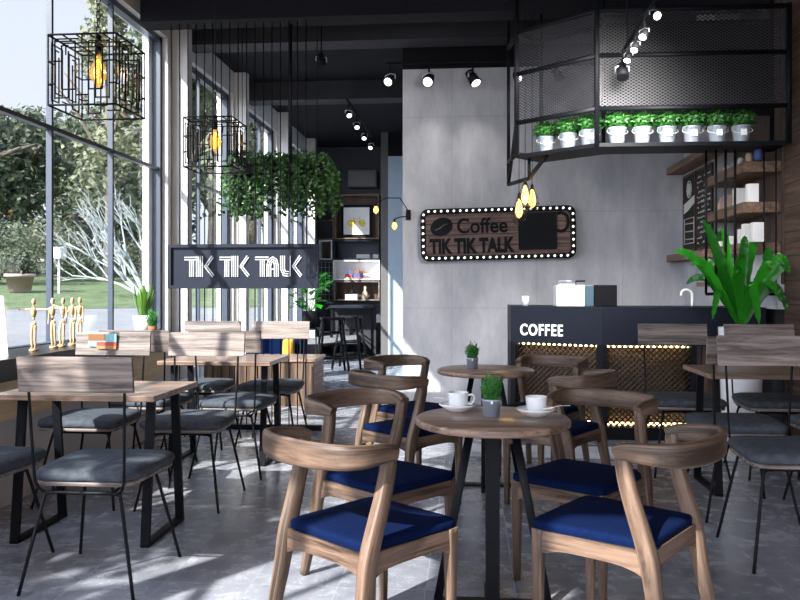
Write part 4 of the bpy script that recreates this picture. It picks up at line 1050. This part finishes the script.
shelf_item(740, 1.96, .15, .10, 'box', 'white', 'bright white pack on the middle shelf beside the kraft pack', 'pack', grp='packs on the middle shelf')
shelf_item(752, 1.96, .15, .085, 'box', 'paper', 'white pack at the right end of the middle shelf', 'pack', grp='packs on the middle shelf')
for i, (px, h, mt_, lb) in enumerate([(730, .09, 'white', 'short white carton at the left of the lowest shelf'), (741, .13, 'white', 'slim white carton in the middle of the lowest shelf'), (748, .16, 'paper', 'tall white carton right of the slim one on the lowest shelf'), (757, .155, 'white', 'white carton at the right end of the lowest shelf')]):
    shelf_item(px, 1.635, h, .085 if i != 1 else .05, 'box', mt_, lb, 'carton', grp='cartons on the lowest shelf')
for px, h, mt_, lb in [(727, .07, 'paper', 'tiny white jar first from left on the highest right shelf'), (734, .07, 'cyan', 'pale blue jar second from left on the highest right shelf'), (741, .08, 'white', 'white jar in the middle of the highest right shelf'), (749, .085, 'cream', 'cream jar right of centre on the highest right shelf'), (758, .095, 'bluec', 'dark blue jar at the right end of the highest right shelf')]:
    shelf_item(px, 2.285, h, .06, 'jar', mt_, lb, 'jar', grp='jars on the highest right shelf')
shelf_item(708, 2.55, .06, .07, 'box', 'lime', 'bright green pack on the topmost shelf', 'pack', 2.18)
shelf_item(716, 2.55, .05, .06, 'box', 'cream', 'pale pack beside the bright green one on the topmost shelf', 'pack', 2.24)
t = empty('leafy_sprig_pot', (2.28, 7.52, 1.635), 0, 'small green plant in a pale pot at the left of the lowest shelf', 'plant')
MB().lathe([(0, 0), (.03, 0), (.038, .06), (0, .055)], n=16).build('pot', M['paper'], t); f = MB(); rnd = random.Random(2); sprigs(f, (0, 0, .055), .05, .12, 50, rnd, .025); f.build('foliage', M['herb'], t)
# chalkboards
def chalkboard(y0, y1, label, kind):
    X = 2.28; r = empty('chalkboard', (X, (y0+y1)/2, 1.65), 0, label, 'chalkboard'); h = .80; w = (y1-y0)
    MB().b2((-.02, -w/2, 0), (-.002, w/2, h)).build('board', M['chalk'], r)
    f = MB()
    for a, b in (((-.026, -w/2, 0), (-.018, -w/2+.02, h)), ((-.026, w/2-.02, 0), (-.018, w/2, h)), ((-.026, -w/2, 0), (-.018, w/2, .02)), ((-.026, -w/2, h-.02), (-.018, w/2, h))): f.b2(a, b)
    f.build('border', M['darkwood'], r)
    c = MB(); X0 = -.0225
    def ln(pts, q=.006): c.tube([(X0, y, z) for y, z in pts], q, 4)
    if kind == 0:
        ln([(.085*math.cos(a*PI/10), .64+.085*math.sin(a*PI/10)) for a in range(21)]); ln([(.04*math.cos(a*PI/6), .64+.05*math.sin(a*PI/6)) for a in range(13)], .016)
        c.prism([(X0, -.2, .48), (X0, -.2, .56), (X0, .05, .52), (X0, .2, .5), (X0, .2, .40), (X0, .05, .42)], (-.002, 0, 0))
        for z in (.12, .2, .28): ln([(-.15, z), (.15, z+.01)], .007)
        ln([(-.18, .08), (-.18, .34), (.18, .34), (.18, .08), (-.18, .08)], .005)
    else:
        rnd = random.Random(6)
        for i in range(14):
            z = .06+i*.05; y = -.2
            while y < .2:
                l_ = rnd.uniform(.02, .09)
                if rnd.random() < .75: ln([(y, z), (y+l_*.5, z+rnd.uniform(.005, .02)), (min(.21, y+l_), z)], .006)
                y += l_+.02
    c.build('chalk_drawing', M['chalkw'], r)
chalkboard(8.27, 8.74, 'narrow chalkboard with round emblem and white banner, nearer the concrete wall', 0)
chalkboard(7.73, 8.22, 'chalkboard covered in chalk scribbles, nearer the wooden shelves', 1)
# hanging rod grid before the shelves
r = empty('hanging_rod_frame', (0, 6.56, 0), 0, 'black rod frame hanging under the rack before the wooden shelves', 'frame')
for px in (706, 716, 725.5, 735, 764, 776):
    X = ratio(px)*6.56; MB().cyl((X, 0, 1.22), (X, 0, 2.37), .010 if px < 750 else .006, n=6).build('rod', M['black'], r)
MB().b2((ratio(706)*6.56, -.01, 1.21), (ratio(784)*6.56, .01, 1.235)).build('bottom_bar', M['black'], r)

# ================================================================== booth, sofa, stand plant
r = empty('wooden_booth_divider', (0, 0, 0), 0, 'low wooden plank partition behind the second left table', 'partition')
MB().b2((-2.86, 8.45, 0), (-1.67, 8.5, .48)).build('front_panel', M['boothwood'], r)
MB().b2((-1.72, 8.5, 0), (-1.67, 9.05, .48)).build('side_panel', M['shelfwood'], r)
MB().b2((-2.86, 8.43, .48), (-1.65, 9.07, .51)).build('cap', M['table'], r)
r = empty('blue_sofa', (-2.42, 9.85, 0), 0, 'navy blue sofa facing the camera behind the wooden partition', 'sofa')
MB().b2((-.38, -.62, .12), (.37, .05, .36), .05).build('seat', M['blue'], r)
MB().b2((-.38, .0, .12), (.37, .2, .67), .05).build('backrest', M['blue'], r)
for x_ in (-.33, .32):
    for y_ in (-.55, .12): MB().cyl((x_, y_, 0), (x_, y_, .13), .018, .024, 10).build('leg', M['walnut_z'], r)
t = tag(MB().box((0, 0, .17), (.15, .09, .28), bev=.04, rx=-.15).build('cushion', M['gold'], None, (-2.24, 9.75, .33)), 'mustard yellow cushion leaning on the blue sofa', 'cushion')
r = empty('plant_stand_plant', (-1.88, 9.30, 0), 0, 'green leafy plant in a black pot on a black stand beneath the signboard end', 'plant')
st = MB()
for x_ in (-.1, .1):
    for y_ in (-.1, .1): st.cyl((x_, y_, 0), (x_*.9, y_*.9, .78), .008, n=6)
st.b2((-.12, -.12, .78), (.12, .12, .80)).build('stand', M['black'], r)
MB().lathe([(0, .80), (.075, .80), (.09, 1.0), (.08, 1.0), (0, .98)], n=20).build('pot', M['blackm'], r)
f = MB(); rnd = random.Random(8)
for k in range(75):
    a = rnd.random()*2*PI; h_ = rnd.uniform(-.02, .40); rr = rnd.uniform(.04, .25)
    p = Vector((rr*math.cos(a), rr*math.sin(a), 1.02+h_)); f.leaf(p, (math.cos(a), math.sin(a), rnd.uniform(-.4, .6)), (0, 0, 1), rnd.uniform(.10, .17), rnd.uniform(.07, .11))
    if k % 3 == 0: f.tube([(0, 0, .98), p], .003, 4)
f.build('foliage', M['fern'], r)

# ================================================================== far bar, stools, wall boxes
r = empty('far_bar_table', (0, 0, 0), 0, 'high dark bar table at the far wall behind the stools', 'table')
MB().b2((-2.62, 14.6, .90), (-1.76, 15.2, .95)).build('top', M['navy'], r)
MB().b2((-2.60, 15.1, 0), (-1.78, 15.15, .90)).build('panel', M['beam'], r)
for x_ in (-2.58, -1.82): MB().b2((x_, 14.63, 0), (x_+.05, 14.68, .90)).build('leg', M['black'], r)
MB().tube([(-2.55, 14.66, .85), (-1.82, 14.66, .3)], .012, 6).build('brace', M['black'], r)
def make_stool():
    r = empty('bar_stool', (0, 0, 0), 0, 'x', 'stool', 'black bar stools at the far table')
    MB().b2((-.17, -.17, .79), (.17, .17, .83), .012).build('seat', M['blackm'], r)
    for sx in (1, -1):
        for sy in (1, -1): MB().sweep([(.23*sx, .23*sy, 0), (.13*sx, .13*sy, .79)], .035, .035, up=(0, 1, 0), smooth=0).build('leg', M['black'], r)
    m_ = MB()
    for z in (.22, .42, .60):
        h = .23-.1*z/.79; 
        for a, b in (((-h, -h), (h, -h)), ((h, -h), (h, h)), ((h, h), (-h, h)), ((-h, h), (-h, -h))): m_.cyl((*a, z), (*b, z), .01, n=6)
    m_.build('footrest', M['black'], r); return r
so = make_stool(); p = atY(332, 372, 11.9); so.location = (p.x, 11.9, 0); so.rotation_euler.z = .3; so['label'] = 'left black bar stool before the far bar table'
p = atY(350, 370, 12.6); dup(so, (p.x, 12.6, 0), -.1, 'right black bar stool before the far bar table')
YF = 15.30
def wall_box(x0, y0, x1, y1, back, frame, label, grp='wall boxes'):
    a = atY(x0, y1, YF); b = atY(x1, y0, YF); w, h = b.x-a.x, b.z-a.z; e = .022
    r = empty('wall_box_shelf', (a.x+w/2, YF, a.z), 0, label, 'shelf', 'box shelves on the far wall')
    m_ = MB(); m_.b2((-w/2, 0, 0), (w/2, .3, e)).b2((-w/2, 0, h-e), (w/2, .3, h)).b2((-w/2, 0, e), (-w/2+e, .3, h-e)).b2((w/2-e, 0, e), (w/2, .3, h-e)); m_.build('frame', M[frame], r)
    MB().b2((-w/2+e, .28, e), (w/2-e, .3, h-e)).build('back_board', M[back], r); return a, b
wall_box(334.5, 194, 379, 239, 'darkwood', 'shelfwood', 'big square wooden wall box holding the bicycle picture')
wall_box(313, 219.5, 333.5, 239.5, 'charcoal', 'shelfwood', 'small dark wall box left of the picture, just under the ivy')
wall_box(318.5, 240, 332, 259.5, 'darkwood', 'jamb', 'tiny pale edged wall box below the small dark box')
wa, wb = wall_box(333, 260, 379.5, 280, 'paper', 'paper', 'wide white wall box with a heap of books')
wc_, wd_ = wall_box(334, 281, 379.5, 300.5, 'darkwood', 'greywood', 'lowest wall box of dark wood holding small figurines')
wall_box(333.8, 240, 379.3, 259.5, 'charcoal', 'navy', 'empty dark wall box between the picture and the books')
c = atY(356.5, 221, YF+.2); r = empty('bicycle_picture', c, 0, 'framed white print of a yellow bicycle in the big wall box', 'picture')
h = 15.5*.0193; MB().b2((-h, 0, -h-.02), (h, .03, h+.02)).build('frame', M['blackm'], r); h2 = h-.045; MB().b2((-h2, -.006, -h2-.01), (h2, 0, h2+.01)).build('print', M['paper'], r)
m_ = MB()
for s in (-1, 1): m_.tube([(s*.105+.062*math.cos(a*PI/8), -.010, -.04+.062*math.sin(a*PI/8)) for a in range(17)], .010, 5); m_.cyl((s*.105, -.008, -.04), (s*.105, -.012, -.04), .045, n=16)
m_.tube([(-.105, -.012, -.04), (-.02, -.012, -.04), (.06, -.012, .05), (-.05, -.012, .05), (-.02, -.012, -.04)], .006, 4).tube([(.105, -.012, -.04), (.06, -.012, .08), (.09, -.012, .095)], .006, 4).tube([(-.105, -.012, -.04), (-.05, -.012, .05), (-.055, -.012, .085)], .006, 4)
m_.build('bicycle_drawing', M['yellow'], r)
zb = wa.z+.022
books = [((348, 0), .20, .03, 'cream', 'flat cream book at the bottom left of the far heap'), ((360, 0), .22, .03, 'red', 'flat red book at the bottom right of the far heap'), ((350, .03), .16, .06, 'red', 'thick red book on the left of the far heap'),
         ((358, .03), .2, .075, 'bluec', 'blue book in the middle of the far heap'), ((352, .09), .10, .075, 'bluec', 'small dark blue book on top left of the far heap'), ((357, .105), .12, .06, 'rust', 'brown book on the very top of the far heap'), ((363, .105), .07, .05, 'orange', 'small orange book on top right of the far heap')]
for i, ((px, dz), w_, h_, mt_, lb) in enumerate(books):
    X = atY(px, 270, YF+.14).x
    tag(MB().box((X, YF+.12, zb+dz+h_/2), (w_, .14, h_-.001), bev=.003).build('book', M[mt_]), lb, 'book', 'books heaped in the white wall box')
zb = wc_.z+.022
X = atY(351.5, 290, YF+.1).x; tag(MB().b2((X-.12, YF+.03, zb), (X+.12, YF+.18, zb+.10), .004).build('white_box', M['paper']), 'white box in the lowest wall box', 'box')
X = atY(352.5, 290, YF+.1).x; tag(MB().lathe([(0, 0), (.05, 0), (.06, .03), (.03, .08), (0, .10)], (X, YF+.1, zb+.10), 14).build('dark_ornament', M['blackm']), 'small black ornament on the white box', 'ornament')
X = atY(365, 290, YF+.1).x; tag(MB().lathe([(0, 0), (.06, 0), (.07, .06), (.05, .13), (.025, .17), (.03, .2), (.034, .23), (0, .27)], (X, YF+.1, zb), 16).build('pale_figurine', M['cream']), 'pale rounded figurine at the right of the lowest wall box', 'figurine')
X = atY(344.5, 290, YF+.1).x; tag(MB().lathe([(0, 0), (.03, 0), (.032, .12), (.012, .17), (.012, .21), (0, .21)], (X, YF+.22, zb), 12).build('brown_bottle', M['rust']), 'slim brown bottle at the left of the lowest wall box', 'bottle')
a = atY(314, 300, 15.5); b = atY(333, 262, 15.5)
m_ = MB()
for k in range(6): x_ = a.x+(b.x-a.x)*k/5; m_.cyl((x_, 15.5, a.z), (x_, 15.5, b.z), .006, n=5)
for k in range(8): z_ = a.z+(b.z-a.z)*k/7; m_.cyl((a.x, 15.49, z_), (b.x, 15.49, z_), .006, n=5)
tag(m_.build('wire_wall_grid', M['steel']), 'pale wire grid panel on the far wall beside the box shelves', 'wire grid')

# ================================================================== camera and light
cam = bpy.data.cameras.new('camera'); co = bpy.data.objects.new('camera', cam); col.objects.link(co)
co.location = (0, 0, HC); co.rotation_euler = (PI/2, 0, math.radians(5)); cam.lens = 36; cam.sensor_width = 36; cam.shift_y = -.015; cam.clip_end = 400
bpy.context.scene.camera = co
sd = bpy.data.lights.new('sun', 'SUN'); sd.energy = SUN; sd.angle = math.radians(.6); sd.color = (1, .95, .88)
so_ = bpy.data.objects.new('sun', sd); col.objects.link(so_)
el = math.radians(35); d = Vector((.57*math.cos(el), .82*math.cos(el), -math.sin(el))); so_.rotation_euler = d.to_track_quat('-Z', 'Y').to_euler(); so_.location = (-6, -6, 8)
w = bpy.data.worlds.new('sky'); bpy.context.scene.world = w; w.use_nodes = True; nt = w.node_tree; bg = nt.nodes['Background']
tc = N(nt, 'ShaderNodeTexCoord'); sp = N(nt, 'ShaderNodeSeparateXYZ'); L(nt, tc.outputs['Generated'], sp.inputs[0])
rr = ramp(nt, sp.outputs[2], [(.0, (.80, .81, .88)), (.3, (.74, .76, .86)), (.8, (.46, .54, .72))]); L(nt, rr.outputs[0], bg.inputs[0]); bg.inputs[1].default_value = SKY
vd = N(nt, 'ShaderNodeVectorMath', operation='DOT_PRODUCT'); vd.inputs[1].default_value = tuple(-d)
L(nt, tc.outputs['Generated'], vd.inputs[0])
mxx = N(nt, 'ShaderNodeMath', operation='MAXIMUM'); mxx.inputs[1].default_value = 0; L(nt, vd.outputs['Value'], mxx.inputs[0])
pw = N(nt, 'ShaderNodeMath', operation='POWER'); pw.inputs[1].default_value = 2.5; L(nt, mxx.outputs[0], pw.inputs[0])
ma = N(nt, 'ShaderNodeMath', operation='MULTIPLY_ADD'); ma.inputs[1].default_value = HALO; ma.inputs[2].default_value = SKY; L(nt, pw.outputs[0], ma.inputs[0]); L(nt, ma.outputs[0], bg.inputs[1])
def spot(loc, aim, e, ang=50, c=(1, .93, .84), bl=.6, soft=.05):
    l = bpy.data.lights.new('spot_lamp', 'SPOT'); l.energy = e; l.spot_size = math.radians(ang); l.spot_blend = bl; l.color = c; l.shadow_soft_size = soft
    o = bpy.data.objects.new('spot_lamp', l); col.objects.link(o); o.location = loc; o.rotation_euler = (Vector(aim)-Vector(loc)).to_track_quat('-Z', 'Y').to_euler()
def point(loc, e, c=(1, .6, .22), s=.03):
    l = bpy.data.lights.new('bulb_light', 'POINT'); l.energy = e; l.color = c; l.shadow_soft_size = s; o = bpy.data.objects.new('bulb_light', l); col.objects.link(o); o.location = loc

spot((1.13, 5.12, 2.90), (-.1, 8.8, 1.5), 330, 84, (1, .96, .92), .9, .3); spot((1.13, 5.42, 2.90), (1.6, 8.8, 1.0), 200, 82, (1, .96, .92), .9, .3)
spot((-.44, 8.5, 3.5), (-.35, 8.8, 0), 12, 70); spot((.03, 8.5, 3.5), (.2, 8.8, 0), 12, 70)
point((-1.93, 4.10, 2.42), 6); point((-1.93, 6.1, 2.42), 6); point((.45, 6.9, 1.98), 5)
sc = bpy.context.scene; sc.view_settings.view_transform = 'Standard'; sc.view_settings.look = 'None'; sc.view_settings.gamma = 1; sc.view_settings.use_curve_mapping = False
sc.view_settings.exposure = EXPO
